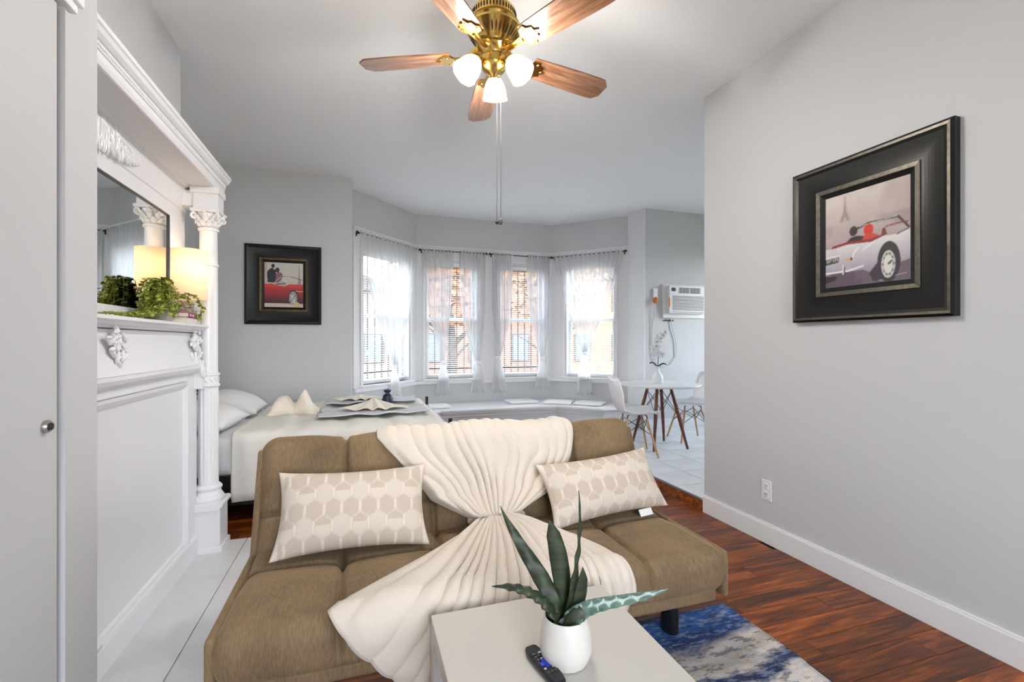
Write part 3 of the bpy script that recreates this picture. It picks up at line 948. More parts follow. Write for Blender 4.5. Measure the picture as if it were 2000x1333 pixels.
# trailing plant: pot and stems with small round leaves
LEAF = M('olive green leaf', (184, 188, 84), 0.5, var=(30, (116, 130, 48)))
tp = thing('trailing_plant', 'bushy green trailing plant spilling over the mantel shelf', 'plant', (-0.955, 2.76, SZ))
MB().lathe([(0.0, 0.0), (0.050, 0.0), (0.062, 0.10), (0.066, 0.11), (0.058, 0.11), (0.052, 0.098), (0.0, 0.098)], (-0.965, 2.735, SZ), 24).build('pot', M('grey stone pot', (150, 145, 135), 0.8), tp, smooth=True)
rg = random.Random(21)
LV = [(0, 0, 0), (0.35, 0.5, 0.12), (0.5, 0, 0.05), (0.35, -0.5, 0.12), (1.0, 0.25, 0.0), (1.0, -0.25, 0.0), (0.7, 0.55, 0.1), (0.7, -0.55, 0.1), (1.15, 0, -0.05)]
LF = [(0, 1, 2), (0, 2, 3), (1, 6, 2), (3, 2, 7), (2, 6, 4), (2, 5, 7), (2, 4, 8), (2, 8, 5)]
def strand(p0, pts, n, parent, leaf=0.017):
    mb = MB()
    mb.tube(pts, 0.0016, 4)
    P = [Vector(p) for p in pts]
    for i in range(n):
        t = (i + 0.3) / n * (len(P) - 1)
        k = min(int(t), len(P) - 2)
        q = P[k].lerp(P[k + 1], t - k)
        for s in range(2):
            R = Matrix.Rotation(rg.uniform(0, 6.28), 4, 'Z') @ Matrix.Rotation(rg.uniform(-0.6, 0.9), 4, 'Y') @ Matrix.Rotation(rg.uniform(-0.5, 0.5), 4, 'X')
            sc = leaf * rg.uniform(0.7, 1.2)
            mb.add([q + (R @ Vector(v)) * sc for v in LV], LF)
    mb.build('leafy_stem', LEAF, parent, smooth=True, sharp=180, recalc=False, merge=False)
for k in range(84):
    a = rg.uniform(0, 6.28)
    ry, rx = rg.uniform(0.03, 0.185), rg.uniform(0.02, 0.085)
    top = rg.uniform(0.12, 0.225)
    c = Vector((-0.965, 2.735, SZ))
    ex, ey = math.cos(a) * rx, math.sin(a) * ry
    if ex < -0.05: ex = -0.05
    if ey > 0.02: ey *= 0.72
    end = 0.012 + rg.uniform(0, 0.06)
    pts = [c + Vector((ex * 0.1, ey * 0.1, 0.10)), c + Vector((ex * 0.35, ey * 0.35, top)), c + Vector((ex * 0.75, ey * 0.75, top * 0.93)), c + Vector((ex, ey, top * 0.6)), c + Vector((ex * 1.05, ey * 1.08, end))]
    strand(None, pts, 11, tp, 0.018)
for k in range(14):
    x = -0.94 + rg.uniform(-0.05, 0.04); e = 2.18 + rg.uniform(0, 0.25)
    pts = [(x, 2.66, SZ + 0.10), (x + 0.01, 2.58, SZ + 0.055 + rg.uniform(0, .02)), (x + 0.02, 2.48, SZ + 0.025), (x + 0.015, (2.48 + e) / 2, SZ + 0.018), (x, e, SZ + 0.014)]
    strand(None, pts, 16, tp, 0.016)
for k in range(6):
    x = -0.95 + rg.uniform(-0.04, 0.05)
    pts = [(x, 2.82, SZ + 0.13), (x + 0.01, 2.90, SZ + 0.16), (x + 0.02, 2.99 + rg.uniform(0, .05), SZ + 0.15), (x + 0.03, 3.06 + rg.uniform(0, .03), SZ + 0.09), (-0.90 + rg.uniform(0, 0.006), 3.075 + rg.uniform(0, .03), SZ + 0.02)]
    strand(None, pts, 14, tp, 0.015)
# ------------------------------------------------------------------ ceiling fan
FX, FY = 0.598, 2.12
BRASS = M('polished brass', (206, 172, 96), 0.2, 1.0)
BRASSD = M('dark brass slots', (58, 40, 14), 0.5, 0.6)
BLADEW = wood('fan blade wood', (76, 50, 36), (118, 84, 62), (150, 116, 92), (2.2, 26, 26), 0.28, per_object=False, bump=0.05, contrast=0.2)
fan = thing('ceiling_fan', 'brass ceiling fan with five wood blades and three lit glass shades', 'ceiling fan', (FX, FY, 2.64))
MB().lathe([(0.0, 3.09), (0.075, 3.09), (0.072, 3.06), (0.05, 3.03), (0.02, 3.02), (0.0, 3.02)], (FX, FY, 0), 32).build('canopy', BRASS, fan, smooth=True)
MB().lathe([(0.0, 3.03), (0.014, 3.03), (0.014, 2.90), (0.042, 2.895), (0.048, 2.87), (0.030, 2.855), (0.0, 2.85)], (FX, FY, 0), 28).build('downrod', BRASS, fan, smooth=True)
MB().lathe([(0.0, 2.862), (0.060, 2.862), (0.098, 2.850), (0.106, 2.838), (0.106, 2.800), (0.098, 2.794), (0.098, 2.788), (0.116, 2.784), (0.124, 2.776), (0.118, 2.766), (0.130, 2.758), (0.130, 2.748), (0.122, 2.738), (0.082, 2.690), (0.075, 2.676), (0.0, 2.674)], (FX, FY, 0), 48).build('motor_housing', BRASS, fan, smooth=True, sharp=35)
mb = MB()
for k in range(44):
    a = 2 * math.pi * k / 44
    R = Matrix.Rotation(a, 4, 'Z')
    mb.ell((FX + 0.106 * math.cos(a), FY + 0.106 * math.sin(a), 2.819), (0.003, 0.0042, 0.014), 6, 5, R)
for k in range(36):
    a = 2 * math.pi * k / 36
    R = Matrix.Rotation(a, 4, 'Z') @ Matrix.Rotation(math.atan2(0.040, 0.048), 4, 'Y')
    mb.ell((FX + 0.103 * math.cos(a), FY + 0.103 * math.sin(a), 2.715), (0.003, 0.0048, 0.023), 6, 5, R)
mb.build('vent_slots', BRASSD, fan, smooth=True, sharp=180)['kind'] = 'stuff'
MB().lathe([(0.0, 2.676), (0.078, 2.676), (0.082, 2.662), (0.062, 2.648), (0.055, 2.630), (0.060, 2.615), (0.060, 2.585), (0.050, 2.565), (0.026, 2.552), (0.012, 2.535), (0.0, 2.532)], (FX, FY, 0), 36).build('switch_housing', BRASS, fan, smooth=True, sharp=35)
# blade and blade iron, built along +x, then copied round
bl = MB()
def bladep(x):
    t = (x - 0.205) / 0.455
    return 0.060 + 0.012 * min(1, t * 1.6)
out = []
N = 14
for i in range(N + 1):
    x = 0.205 + 0.455 * i / N
    w = bladep(x)
    if i == N: w *= 0.52
    elif i == N - 1: w *= 0.96
    out.append((x, w))
poly = [(x, w) for x, w in out] + [(x, -w) for x, w in reversed(out)]
bl.prism(poly, -0.004, 0.004)
blade_me = bl.mesh('blade', BLADEW)
ir = MB()
ir.prism([(0.085, 0.018), (0.14, 0.013), (0.19, 0.020), (0.205, 0.050), (0.232, 0.056), (0.238, 0.040), (0.262, 0.030), (0.262, 0.012), (0.285, 0.0), (0.262, -0.012), (0.262, -0.030), (0.238, -0.040), (0.232, -0.056), (0.205, -0.050), (0.19, -0.020), (0.14, -0.013), (0.085, -0.018)], -0.012, -0.0045)
ir.tube([(0.07, 0, 0.035), (0.10, 0, 0.02), (0.14, 0, -0.004), (0.19, 0, -0.009)], [0.016, 0.014, 0.012, 0.010], 10)
for (x, yv) in ((0.225, 0.036), (0.225, -0.036), (0.262, 0.0)):
    ir.ell((x, yv, -0.013), (0.007, 0.007, 0.003), 8, 4)
iron_me = ir.mesh('blade_iron', BRASS, smooth=True, sharp=35)
for k in range(5):
    a = math.radians(10.5 + 72 * k)
    R = Matrix.Rotation(a, 4, 'Z') @ Matrix.Rotation(math.radians(-11), 4, 'X')
    b = bpy.data.objects.new('blade', blade_me); COL.objects.link(b); b.parent = fan
    b.rotation_euler = R.to_euler()
    i = bpy.data.objects.new('blade_iron', iron_me); COL.objects.link(i); i.parent = b
# three lights
GLS = lampglass('lit frosted glass', (255, 236, 200), 0.55, 0.6, 0.5)
BULB = M('glowing bulb', (255, 244, 220), 0.5, emit=((255, 230, 180), 6))
for ca in (90, 210, 330):
    a = math.radians(ca - 18)
    d = Vector((math.cos(a), math.sin(a), 0))
    ax = (d * 0.62 + Vector((0, 0, -0.78))).normalized()
    s0 = Vector((FX, FY, 2.60)) + d * 0.048
    base = Vector((FX, FY, 2.592)) + d * 0.088
    arm = MB(); arm.tube([s0, s0 + d * 0.03 + Vector((0, 0, 0.004)), base - ax * 0.012], 0.009, 10)
    ao = arm.build('light_arm', BRASS, fan, smooth=True)
    Q = ax.to_track_quat('Z', 'Y').to_matrix().to_4x4()
    MB().lathe([(0.0, -0.016), (0.020, -0.016), (0.026, -0.004), (0.026, 0.016), (0.022, 0.020), (0.0, 0.020)], base, 20, Q).build('socket', BRASS, ao, smooth=True)
    sh = MB(); prof = [(0.024, 0.006), (0.034, 0.018), (0.046, 0.040), (0.053, 0.066), (0.056, 0.092), (0.061, 0.108)]
    vs = []; fs = []
    sh.grid(lambda u, v: tuple(Vector(base) + Q @ Vector((np.interp(v * 5, range(6), [q[0] for q in prof]) * math.cos(2 * math.pi * u) * (1 + 0.02 * math.sin(16 * math.pi * u)), np.interp(v * 5, range(6), [q[0] for q in prof]) * math.sin(2 * math.pi * u) * (1 + 0.02 * math.sin(16 * math.pi * u)), np.interp(v * 5, range(6), [q[1] for q in prof])))), 48, 15, wrap=True)
    sh.build('glass_shade', GLS, fan, smooth=True, sharp=180, solid=0.003)
    MB().ell(base + ax * 0.062, (0.026, 0.026, 0.036), 14, 10, Q).build('bulb', BULB, fan, smooth=True)
    L = bpy.data.lights.new('fan_light', 'POINT'); L.energy = 15; L.color = (1.0, 0.96, 0.90); L.shadow_soft_size = 0.04
    lo = bpy.data.objects.new('fan_light', L); COL.objects.link(lo); lo.parent = fan; lo.location = (base + ax * 0.125) - Vector((FX, FY, 2.64))
SILV = M('nickel chain', (84, 82, 80), 0.5, 0.3)
for (lat, dz, zend, kind) in ((0.004, 0.03, 1.855, 0), (0.022, 0.02, 1.865, 1)):
    x, yv = FX + 0.951 * lat + 0.02, FY - 0.309 * lat + 0.03
    ch = MB()
    ch.tube([(x, yv, 2.56), (x, yv, zend)], 0.0013, 6)
    co = ch.build('pull_chain', SILV, fan, smooth=True)
    if kind == 0: MB().ell((x, yv, zend - 0.006), (0.009, 0.009, 0.009)).build('chain_ball', BLACK, co, smooth=True)
    else: MB().lathe([(0.0, 0.03), (0.003, 0.026), (0.010, 0.006), (0.008, -0.004), (0.0, -0.008)], (x, yv, zend - 0.02), 12).build('chain_bob', SILV, co, smooth=True)

# ------------------------------------------------------------------ framed pictures
FRB = M('black lacquer frame', (10, 10, 11), 0.3, bump=(30, 0.03, 0.002), spec=0.4)
FRS = M('worn silver edge', (112, 108, 102), 0.38, 0.85, bump=(90, 0.2, 0.002), var=(40, (92, 86, 76)))
FRG = M('worn dark gold edge', (98, 84, 58), 0.4, 0.7, bump=(90, 0.2, 0.002), var=(40, (64, 54, 36)))
def inpoly(P, X, Y):
    r = np.zeros(X.shape, bool)
    n = len(P); j = n - 1
    for i in range(n):
        xi, yi = P[i]; xj, yj = P[j]
        c = ((yi > Y) != (yj > Y)) & (X < (xj - xi) * (Y - yi) / (yj - yi + 1e-12) + xi)
        r ^= c; j = i
    return r
class Canvas:
    def __init__(s, nx, ny):
        s.X, s.Y = np.meshgrid(np.linspace(0, 1, nx), np.linspace(0, 1, ny))
        s.C = np.zeros((ny, nx, 3)); s.nx, s.ny = nx, ny
        s.noise = np.zeros((ny, nx))
        for k in (3, 7, 15, 31):
            g = RNG.random((k + 2, k + 2))
            xi, yi = s.X * k, s.Y * k
            x0, y0 = xi.astype(int), yi.astype(int)
            fx, fy = xi - x0, yi - y0
            fx, fy = fx * fx * (3 - 2 * fx), fy * fy * (3 - 2 * fy)
            s.noise += (g[y0, x0] * (1 - fx) * (1 - fy) + g[y0, x0 + 1] * fx * (1 - fy) + g[y0 + 1, x0] * (1 - fx) * fy + g[y0 + 1, x0 + 1] * fx * fy - 0.5) * (3.0 / k) ** 0.6
    def put(s, mask, c, a=1.0):
        c = np.array(lin(c)[:3])
        w = (mask.astype(float) * a)[..., None]
        s.C = s.C * (1 - w) + c * w
    def poly(s, P, c, a=1.0): s.put(inpoly(P, s.X, s.Y), c, a)
    def ell(s, cx, cy, rx, ry, c, a=1.0, rin=0.0):
        d = ((s.X - cx) / rx) ** 2 + ((s.Y - cy) / ry) ** 2
        s.put((d < 1) & (d >= rin), c, a)
    def line(s, pts, w, c, a=1.0):
        m = np.zeros(s.X.shape, bool)
        for (x0, y0), (x1, y1) in zip(pts[:-1], pts[1:]):
            dx, dy = x1 - x0, y1 - y0
            t = np.clip(((s.X - x0) * dx + (s.Y - y0) * dy) / (dx * dx + dy * dy + 1e-12), 0, 1)
            m |= ((s.X - x0 - t * dx) ** 2 + (s.Y - y0 - t * dy) ** 2) < w * w
        s.put(m, c, a)
    def blur(s, r):
        for ax in (0, 1):
            P = np.concatenate([np.repeat(s.C.take([0], ax), r, ax), s.C, np.repeat(s.C.take([-1], ax), r, ax)], ax)
            n = s.C.shape[ax]
            s.C = sum(P.take(range(k, k + n), ax) for k in range(2 * r + 1)) / (2 * r + 1)
    def vgrad(s, mask, c0, c1, y0, y1):
        t = np.clip((s.Y - y0) / (y1 - y0), 0, 1)[..., None]
        col = np.array(lin(c0)[:3]) * (1 - t) + np.array(lin(c1)[:3]) * t
        s.C = np.where(mask[..., None], col, s.C)

def picture(name, label, xf, w, h, canvas, edge, parts_label):
    """local x along the wall, y into the room, z up; centre at the origin"""
    root = thing(name, label, 'picture', xf @ Vector((0, 0, -h / 2)))
    def ring(x0, x1, y0, y1):      # mitred frame ring between inset x0 and x1 with depth y0 -> y1
        vs = []
        for (ins, yv) in ((x0, 0.0), (x0, y0), (x1, y1), (x1, 0.0)):
            a, b = w / 2 - ins, h / 2 - ins
            vs += [(-a, yv, -b), (a, yv, -b), (a, yv, b), (-a, yv, b)]
        fs = []
        for r in range(4):
            r2 = (r + 1) % 4
            for k in range(4):
                k2 = (k + 1) % 4
                fs.append((r * 4 + k, r * 4 + k2, r2 * 4 + k2, r2 * 4 + k))
        return vs, fs
    fr = MB(xf)
    prof = [(0.0, 0.034), (0.006, 0.040), (0.016, 0.042)]
    for (a, b) in (((0.0, 0.036), (0.012, 0.042)),):
        fr.add(*ring(a[0], b[0], a[1], b[1]))
    # scooped black moulding
    sc = [(0.024, 0.042)] + [(0.024 + 0.111 * t / 8, 0.042 - 0.021 * math.sin(math.pi * 0.5 * t / 8) ** 1.0 - 0.002) for t in range(1, 9)]
    for p, q in zip(sc[:-1], sc[1:]): fr.add(*ring(p[0], q[0], p[1], q[1]))
    fr.build('frame', FRB, root, smooth=True, sharp=30)
    e = MB(xf); e.add(*ring(0.012, 0.024, 0.0435, 0.0425)); e.build('outer_edge', FRS if edge == 's' else FRB, root)
    e = MB(xf); e.add(*ring(0.135, 0.158, 0.026, 0.024)); e.build('inner_edge', FRS if edge == 's' else FRG, root, bevel=0.002)
    e = MB(xf); e.add(*ring(0.158, 0.182, 0.022, 0.010)); e.build('fillet', FRB, root)
    a, b = w / 2 - 0.180, h / 2 - 0.180
    c = MB(xf)
    nx, ny = canvas.nx, canvas.ny
    c.grid(lambda u, v: (-a + 2 * a * u, 0.010, -b + 2 * b * v), nx - 1, ny - 1)
    o = c.build('canvas', attr_mat(name + ' paint ' + edge, 0.55), root, recalc=False, merge=False)
    at = o.data.color_attributes.new('paint', 'FLOAT_COLOR', 'POINT')
    cc = np.ones((ny * nx, 4), np.float32); cc[:, :3] = np.clip(canvas.C, 0, 1).reshape(-1, 3)
    at.data.foreach_set('color', cc.ravel())
    return root

# large painting: pale roadster seen from behind, two people, hazy tower
c = Canvas(190, 230)
c.vgrad(c.Y > -1, (168, 150, 152), (206, 196, 190), 0.4, 1.0)
c.C *= (1 + 0.22 * c.noise)[..., None]
c.put((c.X > 0.52) & (c.Y > 0.55) & (c.noise + 0.25 * np.sin(c.X * 9) > 0.02), (150, 132, 128), 0.5)
c.ell(0.78, 0.72, 0.07, 0.14, (186, 172, 168), 0.7); c.blur(9)
c.poly([(0.19, 0.70), (0.235, 0.80), (0.255, 0.985), (0.262, 0.985), (0.282, 0.80), (0.325, 0.70), (0.28, 0.70), (0.258, 0.755), (0.235, 0.70)], (136, 122, 124), 0.75)
c.put((c.Y < 0.68) & (c.Y > 0.55) & (c.noise > 0.05), (140, 122, 122), 0.35)
c.poly([(0, 0), (1, 0), (1, 0.28), (0, 0.14)], (106, 92, 104))
c.put((c.Y < 0.25) & (c.noise > 0.1), (84, 70, 84), 0.6)
c.blur(2)
c.line([(0.40, 0.59), (0.55, 0.625), (0.87, 0.625), (1.0, 0.48)], 0.012, (62, 58, 56)); c.line([(0.44, 0.61), (0.86, 0.632)], 0.004, (190, 184, 178))
c.poly([(0.25, 0.45), (0.33, 0.51), (0.40, 0.52), (0.50, 0.50), (0.54, 0.45)], (44, 40, 42))
c.ell(0.366, 0.575, 0.05, 0.052, (50, 45, 45)); c.ell(0.545, 0.555, 0.058, 0.06, (204, 52, 40)); c.poly([(0.46, 0.45), (0.50, 0.51), (0.60, 0.51), (0.70, 0.46)], (196, 70, 56))
body = [(0, 0.16), (0, 0.43), (0.10, 0.425), (0.27, 0.455), (0.55, 0.43), (0.68, 0.465), (0.80, 0.455), (0.86, 0.455), (1.0, 0.50), (1.0, 0.20), (0.85, 0.17), (0.80, 0.02), (0.66, 0.02), (0.56, 0.12), (0.48, 0.155)]
bm_ = inpoly(body, c.X, c.Y); c.vgrad(bm_, (150, 144, 158), (216, 213, 214), 0.14, 0.46)
c.put(bm_ & (c.noise > 0.12), (188, 184, 196), 0.4)
c.poly([(0.08, 0.425), (0.10, 0.455), (0.30, 0.475), (0.56, 0.455), (0.74, 0.485), (0.74, 0.47), (0.58, 0.425), (0.30, 0.445)], (132, 44, 38)); c.line([(0.74, 0.55), (0.88, 0.56), (0.97, 0.555)], 0.006, (120, 50, 48)); c.poly([(0.69, 0.47), (0.70, 0.535), (0.73, 0.545), (0.755, 0.47)], (120, 52, 46))
c.line([(0.98, 0.49), (0.86, 0.455)], 0.006, (70, 62, 62)); c.line([(0.35, 0.27), (0.37, 0.34), (0.42, 0.39)], 0.007, (232, 230, 230)); c.line([(0.48, 0.36), (0.62, 0.43)], 0.008, (232, 230, 232), 0.7)
c.ell(0.77, 0.20, 0.125, 0.20, (52, 48, 52)); c.poly([(0.55, 0.11), (0.66, 0.22), (0.70, 0.03), (0.60, 0.02)], (60, 54, 62)); c.ell(0.765, 0.175, 0.075, 0.135, (206, 202, 198)); c.ell(0.765, 0.175, 0.062, 0.115, (170, 166, 164)); c.ell(0.765, 0.175, 0.05, 0.09, (214, 211, 206)); c.line([(0.77, 0.18), (0.80, 0.20)], 0.012, (84, 80, 82))
for k in range(10):
    c.ell(0.765 + 0.058 * math.cos(k * .628), 0.175 + 0.106 * math.sin(k * .628), 0.009, 0.014, (88, 84, 84))
c.poly([(0, 0.255), (0.0, 0.315), (0.185, 0.325), (0.175, 0.27)], (44, 40, 42))
for k in range(6):
    x = 0.022 + 0.026 * k + (0.010 if k > 2 else 0); c.line([(x, 0.278 + 0.002 * k), (x, 0.303 + 0.002 * k)], 0.005, (196, 190, 186)); c.line([(x, 0.303 + 0.002 * k), (x + 0.012, 0.303 + 0.002 * k)], 0.004, (196, 190, 186))
c.line([(0, 0.335), (0.20, 0.345)], 0.006, (222, 220, 222)); c.ell(0.295, 0.285, 0.022, 0.02, (214, 160, 120)); c.ell(0.34, 0.285, 0.018, 0.018, (110, 62, 52))
c.line([(0, 0.165), (0.30, 0.165), (0.48, 0.195)], 0.008, (230, 228, 230)); c.line([(0.235, 0.14), (0.235, 0.23)], 0.010, (206, 202, 206)); c.line([(0.255, 0.13), (0.255, 0.21)], 0.007, (70, 62, 70))
c.poly([(0, 0.05), (0, 0.13), (0.16, 0.12), (0.14, 0.08)], (46, 40, 46)); c.line([(0.84, 0.055), (0.96, 0.07)], 0.004, (190, 182, 190), 0.6)
c.blur(1)
xf = frame_xf((XR, 1.668, 1.807), (0, -1), (-1, 0))
picture('framed_painting', 'large black and silver framed painting of a pale roadster on the right wall', xf, 0.775, 0.852, c, 's', '')

# small picture on the back wall: couple, red car, tower
c = Canvas(120, 140)
c.vgrad(c.Y > -1, (196, 186, 178), (204, 200, 190), 0.3, 1.0); c.C *= (1 + 0.12 * c.noise)[..., None]
c.poly([(0.84, 0.50), (0.875, 0.70), (0.885, 0.96), (0.90, 0.96), (0.91, 0.70), (0.95, 0.50)], (158, 142, 152)); c.put((c.X < 0.07) & (c.Y > 0.5), (190, 150, 140), 0.5)
c.poly([(0.08, 0.55), (0.07, 0.78), (0.12, 0.84), (0.20, 0.88), (0.28, 0.82), (0.31, 0.70), (0.30, 0.55)], (38, 40, 54)); c.ell(0.22, 0.92, 0.045, 0.045, (52, 36, 34))
c.poly([(0.28, 0.55), (0.29, 0.74), (0.36, 0.79), (0.45, 0.76), (0.47, 0.70), (0.40, 0.55)], (136, 92, 104)); c.ell(0.33, 0.83, 0.055, 0.055, (58, 36, 36))
car = inpoly([(0, 0.09), (0, 0.51), (0.16, 0.53), (0.50, 0.47), (0.64, 0.52), (1.0, 0.52), (1.0, 0.09)], c.X, c.Y); c.vgrad(car, (62, 30, 40), (196, 52, 50), 0.12, 0.5)
c.put(car & (c.Y > 0.44), (206, 72, 66), 0.6)
c.line([(0.46, 0.69), (0.68, 0.69), (0.98, 0.62)], 0.006, (52, 46, 46)); c.line([(0.26, 0.56), (0.42, 0.68)], 0.005, (208, 200, 200)); c.poly([(0.28, 0.50), (0.42, 0.60), (0.60, 0.54), (0.50, 0.47)], (180, 172, 172)); c.line([(0.30, 0.515), (0.52, 0.53)], 0.014, (60, 54, 56), 0.8); c.line([(0.80, 0.37), (1.0, 0.36)], 0.007, (220, 176, 176))
c.ell(0.74, 0.20, 0.13, 0.20, (60, 50, 54)); c.ell(0.735, 0.20, 0.105, 0.165, (150, 146, 148)); c.ell(0.735, 0.20, 0.06, 0.10, (186, 182, 184)); c.line([(0.66, 0.28), (0.80, 0.12)], 0.008, (206, 204, 204)); c.line([(0.80, 0.28), (0.66, 0.12)], 0.008, (96, 90, 92))
c.poly([(0, 0), (1, 0), (1, 0.05), (0.64, 0.075), (0, 0.09)], (202, 186, 176)); c.poly([(0.74, 0.0), (0.76, 0.12), (0.88, 0.12), (0.90, 0.0)], (198, 176, 128))
xf = frame_xf((-0.79, YB, 1.873), (1, 0), (0, -1))
picture('framed_print', 'black and dark gold framed picture of a couple with red car on the back wall', xf, 0.735, 0.835, c, 'g', '')

# ------------------------------------------------------------------ wall outlet
ou = thing('wall_outlet', 'white double wall outlet low on the right wall', 'outlet', (XR, 2.27, 0.268))
xf = frame_xf((XR, 2.27, 0.333), (0, -1), (-1, 0))
MB(xf).box(-0.036, 0.036, 0, 0.006, -0.064, 0.064).build('cover_plate', WHITE, ou, bevel=0.003)
for z in (-0.027, 0.027):
    f = MB(xf).box(-0.017, 0.017, 0.005, 0.009, z - 0.017, z + 0.017).build('socket_face', WHITE2, ou, bevel=0.004)
    for dx in (-0.007, 0.007): MB(xf).box(dx - 0.0015, dx + 0.0015, 0.0085, 0.0096, z - 0.001, z + 0.009).build('slot', BLACK, f)
    MB(xf).ell((0, 0.009, z - 0.009), (0.0025, 0.0007, 0.0025), 8, 4).build('slot', BLACK, f)
# ------------------------------------------------------------------ rug
def rug_mat():
    m = bpy.data.materials.new('blue abstract rug')
    m.use_nodes = True
    n, l = m.node_tree.nodes, m.node_tree.links
    b = n['Principled BSDF']; b.inputs['Roughness'].default_value = 0.95
    t = n.new('ShaderNodeTexCoord')
    sp = n.new('ShaderNodeSeparateXYZ'); l.new(t.outputs['Object'], sp.inputs[0])
    def noise(scale, detail, stretch, dist=0.0):
        mp = n.new('ShaderNodeMapping'); mp.inputs['Scale'].default_value = stretch
        l.new(t.outputs['Object'], mp.inputs[0])
        q = n.new('ShaderNodeTexNoise'); q.inputs['Scale'].default_value = scale; q.inputs['Detail'].default_value = detail; q.inputs['Roughness'].default_value = 0.72; q.inputs['Distortion'].default_value = dist
        l.new(mp.outputs[0], q.inputs['Vector']); return q.outputs['Fac']
    big = noise(2.4, 8, (0.7, 1.6, 1), 0.4)
    # distance from the far edge plus noise picks the band colour
    s1 = n.new('ShaderNodeMath'); s1.operation = 'MULTIPLY_ADD'; s1.inputs[1].default_value = -1.0; s1.inputs[2].default_value = 1.12 - 0.16
    l.new(sp.outputs['Y'], s1.inputs[0])
    sx = n.new('ShaderNodeMath'); sx.operation = 'MULTIPLY_ADD'; sx.inputs[1].default_value = 0.10
    l.new(sp.outputs['X'], sx.inputs[0]); l.new(s1.outputs[0], sx.inputs[2])
    s2 = n.new('ShaderNodeMath'); s2.operation = 'MULTIPLY_ADD'; s2.inputs[1].default_value = 0.32
    l.new(big, s2.inputs[0]); l.new(sx.outputs[0], s2.inputs[2])
    rp = n.new('ShaderNodeValToRGB'); e = rp.color_ramp.elements
    e[0].position = 0.0; e[0].color = lin((38, 84, 150)); e[1].position = 1.0; e[1].color = lin((24, 40, 84))
    for p, c_ in ((0.10, (44, 92, 156)), (0.19, (24, 58, 118)), (0.235, (36, 60, 110)), (0.27, (150, 140, 140)), (0.31, (205, 196, 188)), (0.36, (172, 156, 142)), (0.41, (216, 206, 194)), (0.44, (56, 66, 104)), (0.475, (22, 40, 82)), (0.51, (206, 198, 190)), (0.62, (214, 204, 194)), (0.70, (60, 90, 140)), (0.8, (30, 60, 116)), (0.9, (190, 182, 176))):
        k = e.new(p); k.color = lin(c_)
    l.new(s2.outputs[0], rp.inputs[0])
    fine = noise(26, 9, (0.6, 1.8, 1))
    r2 = n.new('ShaderNodeValToRGB'); r2.color_ramp.elements[0].position = 0.50; r2.color_ramp.elements[1].position = 0.58
    l.new(fine, r2.inputs[0])
    f2 = n.new('ShaderNodeMath'); f2.operation = 'MULTIPLY'; f2.inputs[1].default_value = 0.45; l.new(r2.outputs[0], f2.inputs[0])
    mx = n.new('ShaderNodeMix'); mx.data_type = 'RGBA'
    l.new(f2.outputs[0], mx.inputs['Factor']); l.new(rp.outputs[0], mx.inputs['A']); mx.inputs['B'].default_value = lin((168, 176, 196))
    f3 = noise(17, 9, (0.8, 2.2, 1)); r3 = n.new('ShaderNodeValToRGB'); r3.color_ramp.elements[0].position = 0.53; r3.color_ramp.elements[1].position = 0.58
    l.new(f3, r3.inputs[0]); f4 = n.new('ShaderNodeMath'); f4.operation = 'MULTIPLY'; f4.inputs[1].default_value = 0.6; l.new(r3.outputs[0], f4.inputs[0])
    m2 = n.new('ShaderNodeMix'); m2.data_type = 'RGBA'
    l.new(f4.outputs[0], m2.inputs['Factor']); l.new(mx.outputs['Result'], m2.inputs['A']); m2.inputs['B'].default_value = lin((28, 34, 60))
    l.new(m2.outputs['Result'], b.inputs['Base Color'])
    bp = n.new('ShaderNodeBump'); bp.inputs['Strength'].default_value = 0.5; bp.inputs['Distance'].default_value = 0.004
    pile = noise(240, 2, (1, 1, 1)); l.new(pile, bp.inputs['Height']); l.new(bp.outputs[0], b.inputs['Normal'])
    return m
RX0, RX1, RY0, RY1 = 0.14, 1.655, -0.45, 1.79
rug = thing('area_rug', 'blue, white and brown abstract rug under the coffee table', 'rug', (0.9, 0.67, 0.0))
m = MB()
def rugf(u, v):
    x = RX0 + (RX1 - RX0) * u; yv = RY0 + (RY1 - RY0) * v
    wob = 0.006 * math.sin(yv * 9 + 1) * (1 if u > 0.5 else -1) * abs(2 * u - 1) ** 8
    return (x + wob, yv, 0.009 + 0.0015 * math.sin(x * 7 + yv * 5))
m.grid(rugf, 40, 60)
m.build('rug_pile', rug_mat(), rug, smooth=True, sharp=180, solid=0.008, recalc=False)
m = MB()
edge = [rugf(1, 1 - i / 60) for i in range(61)]
m.tube([(p[0], p[1], 0.008) for p in edge], 0.005, 6)
m.tube([(RX0 + (RX1 - RX0) * i / 20, RY1, 0.008) for i in range(21)], 0.005, 6)
m.tube([(RX0, RY0 + (RY1 - RY0) * i / 20, 0.008) for i in range(21)], 0.005, 6)
m.build('rug_binding', M('navy binding', (26, 30, 52), 0.9), rug, smooth=True)

